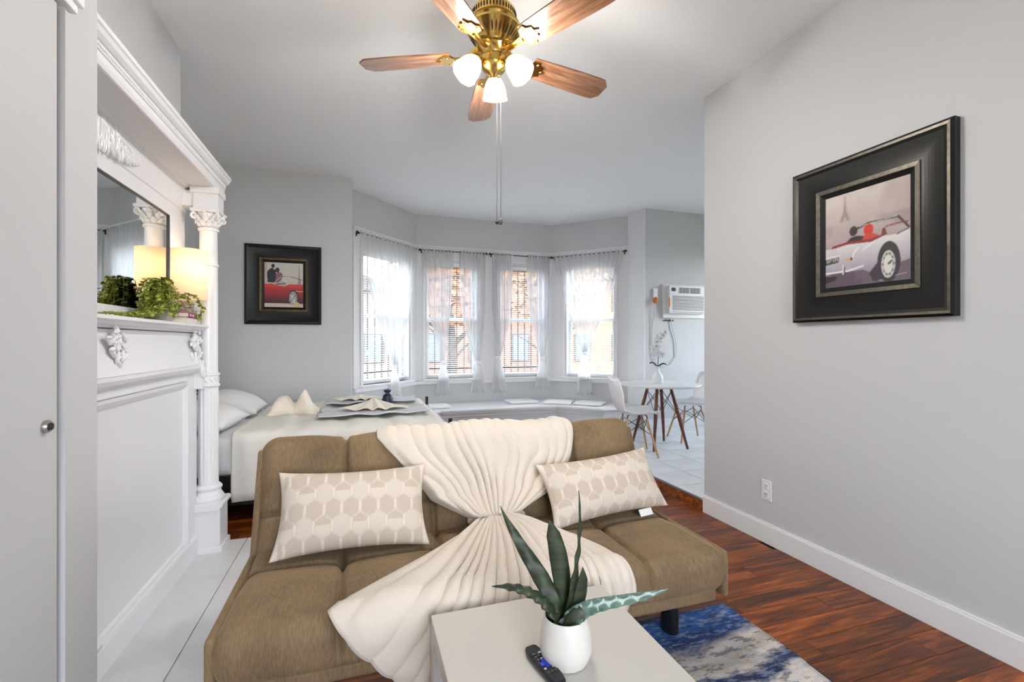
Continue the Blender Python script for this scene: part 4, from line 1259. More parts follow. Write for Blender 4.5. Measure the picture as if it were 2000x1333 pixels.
# ------------------------------------------------------------------ futon sofa
def cord_mat(name, a, b_):
    m = bpy.data.materials.new(name); m.use_nodes = True
    n, l = m.node_tree.nodes, m.node_tree.links
    b = n['Principled BSDF']; b.inputs['Roughness'].default_value = 0.85
    b.inputs['Sheen Weight'].default_value = 0.5; b.inputs['Sheen Roughness'].default_value = 0.35; b.inputs['Sheen Tint'].default_value = lin((200, 176, 140))
    t = n.new('ShaderNodeTexCoord')
    mp = n.new('ShaderNodeMapping'); mp.inputs['Scale'].default_value = (260, 36, 36); l.new(t.outputs['Object'], mp.inputs[0])
    q = n.new('ShaderNodeTexNoise'); q.inputs['Scale'].default_value = 1.0; q.inputs['Detail'].default_value = 3; l.new(mp.outputs[0], q.inputs['Vector'])
    q2 = n.new('ShaderNodeTexNoise'); q2.inputs['Scale'].default_value = 5.0; q2.inputs['Detail'].default_value = 4; l.new(t.outputs['Object'], q2.inputs['Vector'])
    ad = n.new('ShaderNodeMath'); ad.operation = 'MULTIPLY_ADD'; ad.inputs[1].default_value = 0.5; l.new(q2.outputs['Fac'], ad.inputs[0])
    hf = n.new('ShaderNodeMath'); hf.operation = 'MULTIPLY'; hf.inputs[1].default_value = 0.5; l.new(q.outputs['Fac'], hf.inputs[0]); l.new(hf.outputs[0], ad.inputs[2])
    rp = n.new('ShaderNodeValToRGB'); rp.color_ramp.elements[0].position = 0.35; rp.color_ramp.elements[1].position = 0.65
    rp.color_ramp.elements[0].color = lin(a); rp.color_ramp.elements[1].color = lin(b_)
    l.new(ad.outputs[0], rp.inputs[0]); l.new(rp.outputs[0], b.inputs['Base Color'])
    bp = n.new('ShaderNodeBump'); bp.inputs['Strength'].default_value = 0.35; bp.inputs['Distance'].default_value = 0.002
    l.new(q.outputs['Fac'], bp.inputs['Height']); l.new(bp.outputs[0], b.inputs['Normal'])
    return m
TAN = cord_mat('tan corduroy', (98, 79, 57), (133, 110, 81))
SX0, SX1 = -0.40, 1.375
SW = SX1 - SX0
SCX = (SX0 + SX1) / 2
sofa = thing('futon_sofa', 'tan corduroy futon sofa with tufted cushions in the foreground', 'sofa', (SCX, 1.85, 0))
seams = [-SW / 2 + SW * 0.186, -SW / 2 + SW * 0.395, -SW / 2 + SW * 0.605, -SW / 2 + SW * 0.80]
SY0, SY1 = 1.465, 2.12
ST, SB = 0.440, 0.270
vs, fs = padded(280, 90, 16, SW, SY1 - SY0, ST - SB, 0.062, seams, [0.075], 0.024, 0.011, 0.014)
m = MB(Matrix.Translation((SCX, (SY0 + SY1) / 2, SB))); m.add(vs, fs)
m.build('seat_cushion', TAN, sofa, smooth=True, sharp=180)
BT = math.radians(22)
BM = Matrix.Translation((SCX, 2.055, 0.320)) @ Matrix.Rotation(-BT, 4, 'X')
# local: x width, y thickness (front is -y), z up the back
vs, fs = padded(280, 80, 16, SW, 0.56, 0.15, 0.062, seams, [-0.03], 0.024, 0.011, 0.014)
RB = BM @ Matrix.Translation((0, 0.075, 0.27)) @ Matrix.Rotation(math.radians(90), 4, 'X')
m = MB(RB); m.add(vs, fs)
m.build('back_cushion', TAN, sofa, smooth=True, sharp=180)
# piping on the ends and the loose side flaps
for s, xx in ((-1, SX0), (1, SX1)):
    vs, fs = padded(4, 40, 10, 0.03, SY1 - SY0 - 0.02, ST - SB + 0.012, 0.014, [], [], 0, 0.02, 0.0)
    m = MB(Matrix.Translation((xx + s * 0.010, (SY0 + SY1) / 2 + 0.012, SB - 0.022))); m.add(vs, fs)
    m.build('side_flap', TAN, sofa, smooth=True, sharp=180)
    vs, fs = padded(4, 40, 10, 0.03, 0.50, 0.15, 0.014, [], [], 0, 0.02, 0.0)
    m = MB(RB @ Matrix.Translation((s * (SW / 2 + 0.008), -0.012, -0.02))); m.add(vs, fs)
    m.build('side_flap', TAN, sofa, smooth=True, sharp=180)
MB().box(SX0 + 0.03, SX1 - 0.03, SY0 + 0.03, SY1 + 0.05, 0.235, 0.285).build('base_panel', TAN, sofa, bevel=0.012)
for (x, yv) in ((SX0 + 0.11, 1.70), (SX1 - 0.10, 1.70), (SX0 + 0.11, 2.22), (SX1 - 0.10, 2.22)):
    m = MB(); m.tube([(x, yv, 0.0145 if (x > RX0 and yv < RY1) else 0.0), (x, yv, 0.24)], 0.045, 24, flat=0.72)
    m.build('leg', BLACKP, sofa, smooth=True, sharp=40)

# ------------------------------------------------------------------ throw blanket
FUR = M('cream plush', (212, 201, 188), 0.95, bump=(150, 0.3, 0.005), sheen=0.4)
def seat_pt(x, s, h):
    """x across, s distance forward from the crease (y = 2.03), h height above the cloth; wraps over the front edge"""
    yv = 2.03 - s
    R = 0.065
    flat = 2.03 - (SY0 + R)
    if s <= flat: return Vector((x, yv, ST + 0.006 + h))
    a = (s - flat) / (R + 0.01)
    if a < math.pi / 2:
        q = R + 0.012 + h
        return Vector((x, SY0 + R - q * math.sin(a), ST - R + q * math.cos(a)))
    d = s - flat - (R + 0.01) * math.pi / 2
    return Vector((x, SY0 - 0.012 - h + 0.0 * d, ST - R - d))
bk = thing('throw_blanket', 'cream plush throw gathered in the middle and spread over the sofa', 'blanket', (0.565, 2.0, ST))
rgb = random.Random(4)
PH = [rgb.uniform(0, 6.28) for _ in range(8)]
XP = 0.575
def lower(u, t):
    a = 2 * u - 1
    left = -0.655 * t ** 0.95 - 0.02
    right = 0.345 * (1 - (1 - t) ** 2.4) + 0.02
    dx = left + (right - left) * u
    uw0 = u + 0.022 * math.sin(11 * u + PH[5])
    sh = 0.50 + 0.33 * math.sin(math.pi * min(1, u * 1.02)) ** 0.8 + 0.13 * u
    hem = 0.008 * abs(math.sin(uw0 * 19 * math.pi)) if t > 0.9 else 0
    s = 0.02 + t * sh + hem
    uw = u + 0.022 * math.sin(11 * u + PH[5]) + 0.010 * math.sin(23 * u + PH[6] + 2 * t)
    rid = abs(math.sin(uw * 19 * math.pi + 0.5 * math.sin(6 * t + PH[0]))) + 0.25 * math.sin(37 * u + 8 * t + PH[7]) * math.sin(13 * t + 9 * u) ** 2
    rid = max(0.0, rid)
    amp = 0.022 * (1 - 0.3 * t)
    h = 0.012 + amp * rid ** 0.7 + 0.020 * math.exp(-(t / 0.22) ** 2) + 0.010 * (0.5 + 0.5 * math.sin(u * 9 + PH[1] + 3 * t))
    h += 0.035 * math.exp(-((t - 0.28) / 0.2) ** 2) * math.exp(-((u - 0.55) / 0.3) ** 2)
    e = min(u, 1 - u)
    if e < 0.05: h *= 0.25 + 15 * e
    if t > 0.94: h *= 1 - 0.75 * (t - 0.94) / 0.06
    return tuple(seat_pt(XP + dx, s, h))
BI = BM
def back_pt(x, q, h):
    """q: distance up the back's front face; wraps over its top and down behind"""
    top = 0.55
    R = 0.075
    if q <= top - R: loc = Vector((0, -0.088 - h, q))
    else:
        a = (q - (top - R)) / (R + 0.006)
        if a < math.pi:
            rr = R + 0.012 + h
            loc = Vector((0, -rr * math.cos(a), top - R + rr * math.sin(a)))
        else:
            d = q - (top - R) - (R + 0.006) * math.pi
            loc = Vector((0, 0.088 + h, top - R - d))
    p = BM @ Vector((0, loc.y, loc.z))
    return Vector((x, p.y, p.z))
def upper(u, t):
    # t 0 at the pinch, 1 behind the back
    q = 0.135 + t * 0.76
    k = min(1, (q - 0.135) / 0.38)
    bulge = math.sin(math.pi * min(1, k * 1.0)) * 0.05
    left = -0.235 - 0.275 * k ** 1.25
    right = 0.20 + 0.255 * k ** 0.9 + bulge
    if k < 0.25:
        sq = (k / 0.25) ** 0.6
        left = -0.10 + (left + 0.10) * sq; right = 0.08 + (right - 0.08) * sq
    x = XP + left + (right - left) * u
    fold = 15
    w = u + 0.03 * math.sin(7 * k + PH[2]) * math.sin(5 * u + PH[3]) + 0.030 * math.sin(9.5 * u + PH[5]) + 0.012 * math.sin(27 * u + PH[6] + 3 * k)
    rid = abs(math.sin(w * fold * math.pi)) * (0.75 + 0.25 * math.sin(17 * u + 5 * k + PH[7]))
    h = 0.010 + (0.012 + 0.020 * (1 - k)) * rid ** 0.8 + 0.016 * (0.5 + 0.5 * math.sin(w * 11 + PH[4] + 2 * k)) + 0.05 * math.exp(-(k / 0.25) ** 2)
    e = min(u, 1 - u)
    if e < 0.05: h *= 0.25 + 15 * e
    return tuple(back_pt(x, q, h))
m = MB(); m.grid(lower, 210, 60)
m.build('lower_spread', FUR, bk, smooth=True, sharp=180, solid=0.010, recalc=False)
m = MB(); m.grid(upper, 170, 70)
m.build('upper_drape', FUR, bk, smooth=True, sharp=180, solid=0.010, recalc=False)
def knotf(u, v):
    A = 2 * math.pi * u; B = math.pi * v
    r = 1 + 0.10 * abs(math.sin(7 * A)) + 0.04 * math.sin(3 * A + 5 * v)
    return (XP + 0.125 * r * math.sin(B) * math.cos(A), 2.01 + 0.055 * r * math.sin(B) * math.sin(A), ST + 0.038 + 0.042 * math.cos(B))
m = MB(); m.grid(knotf, 70, 14, wrap=True)
m.build('gathered_knot', FUR, bk, smooth=True, sharp=180)

# ------------------------------------------------------------------ lumbar pillows with woven hexagons
PILM = attr_mat('woven hexagon cloth', 0.9, bump=(170, 0.25))
def hex_paint(x, z):
    """stacked scale / hexagon pattern; x, z in metres"""
    w, h = 0.066, 0.062
    base, ring, fill = np.array(lin((212, 200, 185))[:3]), np.array(lin((220, 209, 196))[:3]), np.array(lin((190, 175, 160))[:3])
    best = None
    r = math.floor(z / h)
    for rr in (r, r + 1):
        cx0 = (rr % 2) * w / 2
        k = round((x - cx0) / w)
        cx, cz = cx0 + k * w, rr * h
        d = math.hypot((x - cx) / w, (z - cz) / (h * 1.35))
        if best is None or d < best[0]: best = (d, cx, cz, k, rr)
    d, cx, cz, k, rr = best
    dx, dz = abs(x - cx) / (w * 0.40), (z - cz) / (h * 0.62)
    inside = dx < 1 and abs(dz) < 1 - 0.45 * dx
    kind = (k * 2 + rr * 3) % 4
    if inside:
        if kind in (0, 2): return fill
        if kind == 1: return fill if dz > 0.15 else base * 0.97
        return base * 0.93
    dx2, dz2 = dx / 1.16, dz / 1.16
    if dx2 < 1 and abs(dz2) < 1 - 0.42 * dx2: return base * 0.90
    return ring
def throw_pillow(name, label, mat4, w=0.58, h=0.33, t=0.165):
    f = pillow_fn(w, h, t, 0.085, 2.6)
    nu, nv = 130, 76
    m = MB()
    m.grid(lambda u, v: f(-1, u, v), nu, nv); m.grid(lambda u, v: f(1, 1 - u, v), nu, nv)
    me = m.mesh(name, PILM, smooth=True, sharp=180, merge=False)
    at = me.color_attributes.new('paint', 'FLOAT_COLOR', 'POINT')
    cc = np.ones((len(me.vertices), 4), np.float32)
    for i, v in enumerate(me.vertices):
        a, b = abs(v.co.x) / (w / 2), abs(v.co.z) / (h / 2)
        cc[i, :3] = hex_paint(v.co.x + 0.01, v.co.z + 0.012) if a < 0.9 else np.array(lin((216, 205, 192))[:3])
    at.data.foreach_set('color', cc.ravel())
    bm = bmesh.new(); bm.from_mesh(me); bmesh.ops.remove_doubles(bm, verts=bm.verts, dist=1e-5); bmesh.ops.recalc_face_normals(bm, faces=bm.faces); bm.to_mesh(me); bm.free()
    o = bpy.data.objects.new(name, me); COL.objects.link(o); o.matrix_world = mat4
    return tag(o, label, 'pillow', 'hexagon lumbar pillows on the sofa')
T = lambda x, yv, z, tilt, roll, yaw: Matrix.Translation((x, yv, z)) @ Matrix.Rotation(math.radians(yaw), 4, 'Z') @ Matrix.Rotation(math.radians(-tilt), 4, 'X') @ Matrix.Rotation(math.radians(roll), 4, 'Y')
throw_pillow('lumbar_pillow', 'cream lumbar pillow with beige hexagons on the left of the throw', T(-0.03, 1.955, 0.60, 33, 1.0, 0), 0.585, 0.335)
p2 = throw_pillow('lumbar_pillow', 'cream lumbar pillow with beige hexagons and white tag, right of the throw', T(1.085, 1.945, 0.588, 34, -3.5, 2), 0.62, 0.30)
tg = MB().box(0.14, 0.21, 0.0, 0.003, -0.172, -0.140).mesh('care_tag', M('white tag cloth', (235, 233, 228), 0.9)); o = bpy.data.objects.new('care_tag', tg); COL.objects.link(o); o.parent = p2

# ------------------------------------------------------------------ coffee table
TX0, TX1, TY0, TY1, TT = 0.195, 0.765, 0.80, 1.385, 0.452
LACK = M('white foil', (200, 195, 187), 0.3)
ct = thing('coffee_table', 'white square coffee table in the foreground', 'table', ((TX0 + TX1) / 2, (TY0 + TY1) / 2, 0.012))
MB().box(TX0, TX1, TY0, TY1, TT - 0.05, TT).build('table_top', LACK, ct, bevel=0.002)
for x in (TX0, TX1 - 0.05):
    for yv in (TY0, TY1 - 0.05):
        MB().box(x, x + 0.05, yv, yv + 0.05, 0.0145, TT - 0.05).build('leg', LACK, ct, bevel=0.0015)

# ------------------------------------------------------------------ potted snake plant
PXc, PYc = 0.497, 1.085
pot = thing('potted_snake_plant', 'dark green snake plant in a white ceramic pot on the coffee table', 'plant', (PXc, PYc, TT))
prof = [(0.0, 0.001), (0.050, 0.001), (0.056, 0.004), (0.062, 0.016), (0.066, 0.030), (0.0665, 0.034), (0.0665, 0.055), (0.062, 0.09), (0.0555, 0.116), (0.0535, 0.118), (0.051, 0.116), (0.053, 0.098), (0.0, 0.098)]
MB().lathe(prof, (PXc, PYc, TT), 64, wave=lambda a, z: -0.012 * abs(math.sin(24 * a)) if z < 0.033 else 0).build('pot', M('white ceramic', (212, 208, 202), 0.35), pot, smooth=True, sharp=35)
mb = MB()
rg = random.Random(2)
mb.lathe([(0.0, 0.100), (0.055, 0.100)], (PXc, PYc, TT), 24)
for i in range(110):
    a, r = rg.uniform(0, 6.28), 0.052 * math.sqrt(rg.random())
    mb.ell((PXc + r * math.cos(a), PYc + r * math.sin(a), TT + 0.101), (0.004, 0.003, 0.003), 5, 4, Matrix.Rotation(rg.uniform(0, 3), 4, 'Z'))
mb.build('soil', M('potting grit', (52, 44, 32), 0.9, var=(160, (26, 22, 16))), pot, smooth=True, recalc=False)['kind'] = 'stuff'
def leaf_mat(name, base, dark, gloss):
    m = bpy.data.materials.new(name); m.use_nodes = True
    n, l = m.node_tree.nodes, m.node_tree.links
    b = n['Principled BSDF']; b.inputs['Roughness'].default_value = gloss
    t = n.new('ShaderNodeTexCoord'); mp = n.new('ShaderNodeMapping'); mp.inputs['Scale'].default_value = (10, 10, 60); l.new(t.outputs['Object'], mp.inputs[0])
    q = n.new('ShaderNodeTexNoise'); q.inputs['Scale'].default_value = 1.2; q.inputs['Detail'].default_value = 4; l.new(mp.outputs[0], q.inputs['Vector'])
    rp = n.new('ShaderNodeValToRGB'); rp.color_ramp.elements[0].position = 0.38; rp.color_ramp.elements[1].position = 0.62
    rp.color_ramp.elements[0].color = lin(dark); rp.color_ramp.elements[1].color = lin(base); l.new(q.outputs['Fac'], rp.inputs[0]); l.new(rp.outputs[0], b.inputs['Base Color'])
    return m
SNK = leaf_mat('dark snake leaf', (50, 62, 36), (28, 38, 24), 0.5)
SNK_HIGHLIGHT = leaf_mat('glossy leaf painted highlight', (104, 128, 114), (84, 108, 96), 0.22)  # paler blue green puts a bluish highlight into this leaf's colour
RGT = Vector((0.951, -0.309, 0)); FWD = Vector((0.309, 0.951, 0))
def leaf(points, widths, wave, face, mat, waves=9, cup=0.25, n=40):
    """points: (right, forward, up) from the soil centre; face: direction the blade's width runs along"""
    P = [Vector((PXc, PYc, TT + 0.09)) + RGT * p[0] + FWD * p[1] + Vector((0, 0, p[2])) for p in points]
    def bez(t):
        q = list(P)
        while len(q) > 1: q = [a.lerp(b, t) for a, b in zip(q[:-1], q[1:])]
        return q[0]
    mb = MB()
    fdir = (RGT * face[0] + FWD * face[1] + Vector((0, 0, face[2]))).normalized()
    def fn(u, t):
        c0 = bez(t); tan = (bez(min(1, t + 0.02)) - bez(max(0, t - 0.02))).normalized()
        wd = (fdir - tan * fdir.dot(tan)).normalized(); nr = tan.cross(wd)
        w = np.interp(t, np.linspace(0, 1, len(widths)), widths)
        a = 2 * u - 1
        p = c0 + wd * (a * w) + nr * (cup * w * a * a + wave * a * abs(a) * math.sin(waves * 2 * math.pi * t + (0 if a > 0 else 1.2)) * min(1, 4 * (1 - t)))
        return tuple(p)
    mb.grid(fn, 8, n)
    return mb.build('leaf', mat, pot, smooth=True, sharp=180, solid=0.0022, recalc=False)
leaf([(-0.010, 0.0, 0.0), (-0.045, 0.01, 0.12), (-0.105, 0.015, 0.16), (-0.168, 0.02, 0.298)], [0.012, 0.020, 0.021, 0.017, 0.011, 0.0006], 0.006, (0.9, 0.2, 0.3), SNK, 4)
leaf([(-0.004, 0.015, 0.0), (0.002, 0.02, 0.12), (-0.022, 0.02, 0.20), (-0.040, 0.02, 0.262)], [0.016, 0.021, 0.024, 0.023, 0.018, 0.0006], 0.002, (1, 0.1, 0), SNK, 3)
leaf([(0.012, 0.0, 0.0), (0.022, 0.0, 0.14), (0.048, 0.0, 0.20), (0.034, 0.0, 0.345)], [0.014, 0.014, 0.009, 0.006, 0.005, 0.0005], 0.003, (0.8, 0.6, 0), SNK, 5)
leaf([(0.022, -0.004, 0.0), (0.036, 0.0, 0.07), (0.050, 0.0, 0.10), (0.044, 0.0, 0.148)], [0.013, 0.017, 0.018, 0.014, 0.0006], 0.001, (0.95, 0.3, 0), SNK, 2)
leaf([(-0.012, -0.012, 0.0), (-0.045, -0.01, 0.075), (-0.10, -0.01, 0.11), (-0.19, 0.0, 0.098)], [0.012, 0.014, 0.013, 0.012, 0.009, 0.0006], 0.006, (0.2, 0.75, 0.65), SNK, 8)
leaf([(-0.022, 0.004, 0.0), (-0.040, 0.004, 0.07), (-0.052, 0.01, 0.10), (-0.058, 0.012, 0.125)], [0.012, 0.017, 0.016, 0.010, 0.0006], 0.001, (0.9, 0.3, 0.2), SNK, 2)
leaf([(0.000, -0.030, 0.004), (0.03, -0.025, 0.085), (0.12, -0.02, 0.055), (0.265, 0.0, 0.092)], [0.024, 0.021, 0.018, 0.015, 0.013, 0.010, 0.0006], 0.007, (0.05, 0.45, 0.9), SNK_HIGHLIGHT, 9)
leaf([(0.004, -0.034, 0.0), (0.014, -0.036, 0.03), (0.030, -0.034, 0.045), (0.042, -0.028, 0.052)], [0.018, 0.022, 0.020, 0.014], 0.001, (0.7, -0.2, -0.6), SNK, 2)

# ------------------------------------------------------------------ remote control
rc = thing('remote_control', 'black remote control with blue cross pad beside the white pot', 'remote', (0.432, 1.075, TT))
body = MB()
L_, W_ = 0.150, 0.042
pts = []
for i in range(40):
    a = 2 * math.pi * i / 40
    ex = 5.0
    cx = math.copysign(abs(math.cos(a)) ** (2 / ex), math.cos(a)); sy = math.copysign(abs(math.sin(a)) ** (2 / ex), math.sin(a))
    pts.append((cx * W_ / 2, sy * L_ / 2))
vs = []; fs = []
layers = [(0.80, 0.0005), (0.97, 0.006), (1.0, 0.012), (0.96, 0.0165), (0.86, 0.019)]
for s, z in layers:
    vs += [(x * s, yv * (1 - (1 - s) * 0.4), z) for x, yv in pts]
for k in range(len(layers) - 1):
    for i in range(40):
        j = (i + 1) % 40
        fs.append((k * 40 + i, k * 40 + j, (k + 1) * 40 + j, (k + 1) * 40 + i))
fs.append(tuple(range(40))[::-1]); fs.append(tuple(range(160, 200)))
body.add(vs, fs)
def loc_part(mb, name, mat, parent, **k):
    me = mb.mesh(name, mat, **k); o = bpy.data.objects.new(name, me); COL.objects.link(o); o.parent = parent; return o
loc_part(body, 'case', M('satin black plastic', (26, 28, 32), 0.22), rc, smooth=True, sharp=35)
BTN = M('grey rubber button', (70, 74, 82), 0.5); LGT = M('pale button', (186, 190, 194), 0.5); BLU = M('blue pad', (44, 64, 190), 0.4)
for (x, yv, w, d, mt) in ((-0.009, 0.036, 0.010, 0.005, BTN), (0.009, 0.036, 0.010, 0.005, LGT), (-0.010, 0.024, 0.006, 0.005, BTN), (0.0, 0.026, 0.006, 0.005, BTN), (0.010, 0.024, 0.006, 0.005, BTN), (-0.010, 0.014, 0.006, 0.005, BTN), (0.0, 0.014, 0.005, 0.005, LGT), (0.010, 0.014, 0.006, 0.005, BTN), (-0.011, -0.022, 0.005, 0.005, LGT), (0.011, -0.022, 0.005, 0.005, LGT), (-0.010, -0.036, 0.008, 0.006, BTN), (0.010, -0.036, 0.008, 0.006, BTN), (0.0, -0.036, 0.006, 0.006, BTN)):
    loc_part(MB().box(x - w / 2, x + w / 2, yv - d / 2, yv + d / 2, 0.018, 0.0205), 'button', mt, rc)
pad = MB().box(-0.014, 0.014, -0.0105, 0.0005, 0.018, 0.021).box(-0.0055, 0.0055, -0.019, 0.009, 0.018, 0.0212)
loc_part(pad, 'cross_pad', BLU, rc)
rc.rotation_euler = (0, 0, math.radians(10))
rc.location = (0.432, 1.068, TT)
# ------------------------------------------------------------------ bed
BX0, BX1, BY0, BY1 = -1.42, 0.63, 3.66, 5.20
SHEET = M('white sheet', (236, 237, 240), 0.85, bump=(14, 0.25, 0.006))
COMF = M('off white comforter', (238, 235, 228), 0.9, bump=(16, 0.5, 0.010))
bed = thing('metal_bed', 'black metal bed frame with scrolled headboard behind the column', 'bed', (-0.4, 4.43, 0))
m = MB()
m.box(BX0, BX1 + 0.03, BY0 + 0.01, BY0 + 0.04, 0.12, 0.33); m.build('side_rail', BLACK, bed, bevel=0.004)
m = MB(); m.box(BX0, BX1 + 0.03, BY1 - 0.04, BY1 - 0.01, 0.12, 0.33); m.build('side_rail', BLACK, bed, bevel=0.004)
MB().box(BX0, BX1, BY0 + 0.04, BY1 - 0.04, 0.28, 0.325).build('slat_deck', BLACK, bed)
for yv in (BY0 + 0.02, BY1 - 0.10):
    m = MB(); m.box(BX1 + 0.028, BX1 + 0.058, yv - 0.015, yv + 0.015, 0.0, 0.655 if yv < 4 else 0.67); m.build('foot_post', BLACK, bed, bevel=0.003)
GREYM = M('grey metal rail', (178, 180, 184), 0.35, 0.3)
m = MB(); m.tube([(BX1 + 0.044, BY0 + 0.03, 0.575), (BX1 + 0.044, BY1 - 0.11, 0.575)], 0.010, 10); m.build('foot_rail', GREYM, bed, smooth=True)
m = MB(); m.tube([(BX1 + 0.044, BY0 + 0.03, 0.30), (BX1 + 0.044, BY1 - 0.11, 0.30)], 0.010, 10); m.build('foot_rail', BLACK, bed, smooth=True)
HX = -1.47
for yv in (BY0 + 0.02, BY1 - 0.02):
    MB().tube([(HX, yv, 0), (HX, yv, 1.0)], 0.014, 10).build('head_post', BLACK, bed, smooth=True)
for z in (0.78, 0.90):
    MB().tube([(HX, BY0 + 0.02, z), (HX, BY1 - 0.02, z)], 0.009, 8).build('head_rail', BLACK, bed, smooth=True)
MB().tube([(HX, BY0 + 0.02 + (BY1 - BY0 - 0.04) * i / 20, 0.98 + 0.16 * math.sin(math.pi * i / 20)) for i in range(21)], 0.011, 8).build('head_arch', BLACK, bed, smooth=True)
for k in range(14):
    cy = BY0 + 0.09 + k * 0.105
    pts = [(HX, cy + 0.05 * (1 - 0.85 * i / 24) * math.cos(1.2 + 8 * i / 24) * (1 if k % 2 else -1), 0.84 + 0.05 * (1 - 0.85 * i / 24) * math.sin(1.2 + 8 * i / 24)) for i in range(25)]
    MB().tube(pts, 0.006, 6).build('scroll', BLACK, bed, smooth=True)
vs, fs = padded(60, 44, 10, BX1 - BX0, BY1 - BY0, 0.27, 0.06, [], [], 0, 0.02, 0.0)
m = MB(Matrix.Translation(((BX0 + BX1) / 2, (BY0 + BY1) / 2, 0.325))); m.add(vs, fs)
mt = tag(m.build('mattress', SHEET, None, smooth=True, sharp=180, origin=((BX0 + BX1) / 2, (BY0 + BY1) / 2, 0.325)), 'white sheeted mattress on the black bed frame', 'mattress')
MTZ = 0.595
# comforter: a draped sheet, down the near side to just above the floor
CL = -0.86
def comf(u, v):
    x = CL + (BX1 + 0.012 - CL) * u
    # v runs from the near hem over the top to the far side
    drop, topw, R = 0.40, BY1 - BY0 - 0.02, 0.05
    tot = drop + math.pi / 2 * R + topw
    s = v * tot
    quilt = 0.012 * abs(math.sin((x - CL) * math.pi / 0.34)) ** 0.6
    wr = 0.006 * math.sin(x * 21 + 3 * v) + 0.005 * math.sin(x * 37 + 9 * v)
    z0 = MTZ + 0.022
    if s < drop:
        d = s / drop
        wv = 0.012 * math.sin(x * 17) * (1 - d) + wr
        yv = BY0 - 0.035 + wv - quilt * 0.6
        z = z0 - R - (drop - s) + 0.010 * math.sin(x * 9) * (1 - d)
        if s < 0.02: yv += 0.02
        return (x, yv, z)
    if s < drop + math.pi / 2 * R:
        a = (s - drop) / R
        r = R + quilt * 0.6
        return (x, BY0 - 0.035 + R - r * math.cos(a) + wr, z0 - R + r * math.sin(a))
    t = s - drop - math.pi / 2 * R
    edge = min(1, (BX1 + 0.012 - x) / 0.06)
    hq = 0.010 * abs(math.sin(t * math.pi / 0.36)) ** 0.6
    return (x, BY0 - 0.035 + R + t, z0 + (quilt * 0.7 + hq + wr * 0.7) * edge - 0.035 * (1 - edge) ** 2)
m = MB(); m.grid(comf, 110, 100)
cf = tag(m.build('comforter', COMF, None, smooth=True, sharp=180, solid=0.028, recalc=False, origin=(-0.1, 4.4, MTZ)), 'off white comforter spread over the bed and hanging down its near side', 'comforter')
# head pillows
HPIL = M('white pillowcase', (238, 237, 236), 0.85, bump=(10, 0.35, 0.01))
def bed_pillow(label, x, yv, z, rz, tx, tz=0.0, w=0.66, h=0.46, t=0.20):
    f = pillow_fn(w, h, t, 0.06, 2.3)
    m = MB(); m.grid(lambda u, v: f(-1, u, v), 44, 32); m.grid(lambda u, v: f(1, 1 - u, v), 44, 32)
    o = m.build('bed_pillow', HPIL, None, smooth=True, sharp=180)
    o.matrix_world = Matrix.Translation((x, yv, z)) @ Matrix.Rotation(rz, 4, 'Z') @ Matrix.Rotation(tx, 4, 'X')
    return tag(o, label, 'pillow', 'white pillows at the head of the bed')
bed_pillow('white bed pillow nearest the column', -1.13, 4.02, MTZ + 0.115, math.radians(86), math.radians(-78))
bed_pillow('white bed pillow on the far side by the back wall', -1.10, 4.80, MTZ + 0.120, math.radians(92), math.radians(-72))
# cream towel folded into a bow
TOW = M('cream towel', (242, 232, 216), 0.95, bump=(200, 0.3, 0.003), sheen=0.3)
GTW = M('pale grey towel', (212, 215, 220), 0.95, bump=(200, 0.3, 0.003))
TPZ = MTZ + 0.058
def bow(u, v):
    a, b = 2 * u - 1, 2 * v - 1
    x = -0.57 + 0.215 * a; yv = 4.47 + 0.15 * b * (0.55 + 0.45 * abs(a))
    l1 = 0.115 * math.exp(-((a + 0.46) / 0.36) ** 4); l2 = 0.165 * math.exp(-(abs(a - 0.38) / 0.26) ** 1.7)
    base = max(0, 1 - b ** 4) ** 0.7 * max(0, 1 - abs(a) ** 3) ** 0.5
    z = (l1 + l2 + 0.035) * base + 0.014 * abs(math.sin(5 * b + 6 * a)) * base
    return (x, yv, TPZ - 0.018 + z)
m = MB(); m.grid(bow, 56, 30)
tag(m.build('towel_bow', TOW, None, smooth=True, sharp=180, solid=0.008, recalc=False, origin=(-0.57, 4.47, TPZ)), 'cream towel twisted into a bow with a peaked lobe on the bed', 'towel')
def towel_flat(label, cx, cy, w, d, seed, rz=0.0):
    rg = random.Random(seed); p = [rg.uniform(0, 6) for _ in range(4)]
    def fn(u, v):
        a, b = 2 * u - 1, 2 * v - 1
        x = a * w / 2 + 0.012 * math.sin(6 * b + p[0]); yv = b * d / 2 * (1 - 0.12 * a) + 0.008 * math.sin(5 * a + p[1])
        z = 0.010 + 0.007 * (1 + math.sin(9 * a + p[2]) * math.cos(4 * b)) + (0.006 * abs(math.sin(6 * a)) if b < -0.8 else 0)
        return (x, yv, z)
    m = MB(); m.grid(fn, 50, 30)
    o = m.build('bath_towel', GTW, None, smooth=True, sharp=180, solid=0.010, recalc=False)
    o.location = (cx, cy, TPZ + 0.008); o.rotation_euler = (0, 0, rz)
    return tag(o, label, 'towel', 'grey towels laid on the bed')
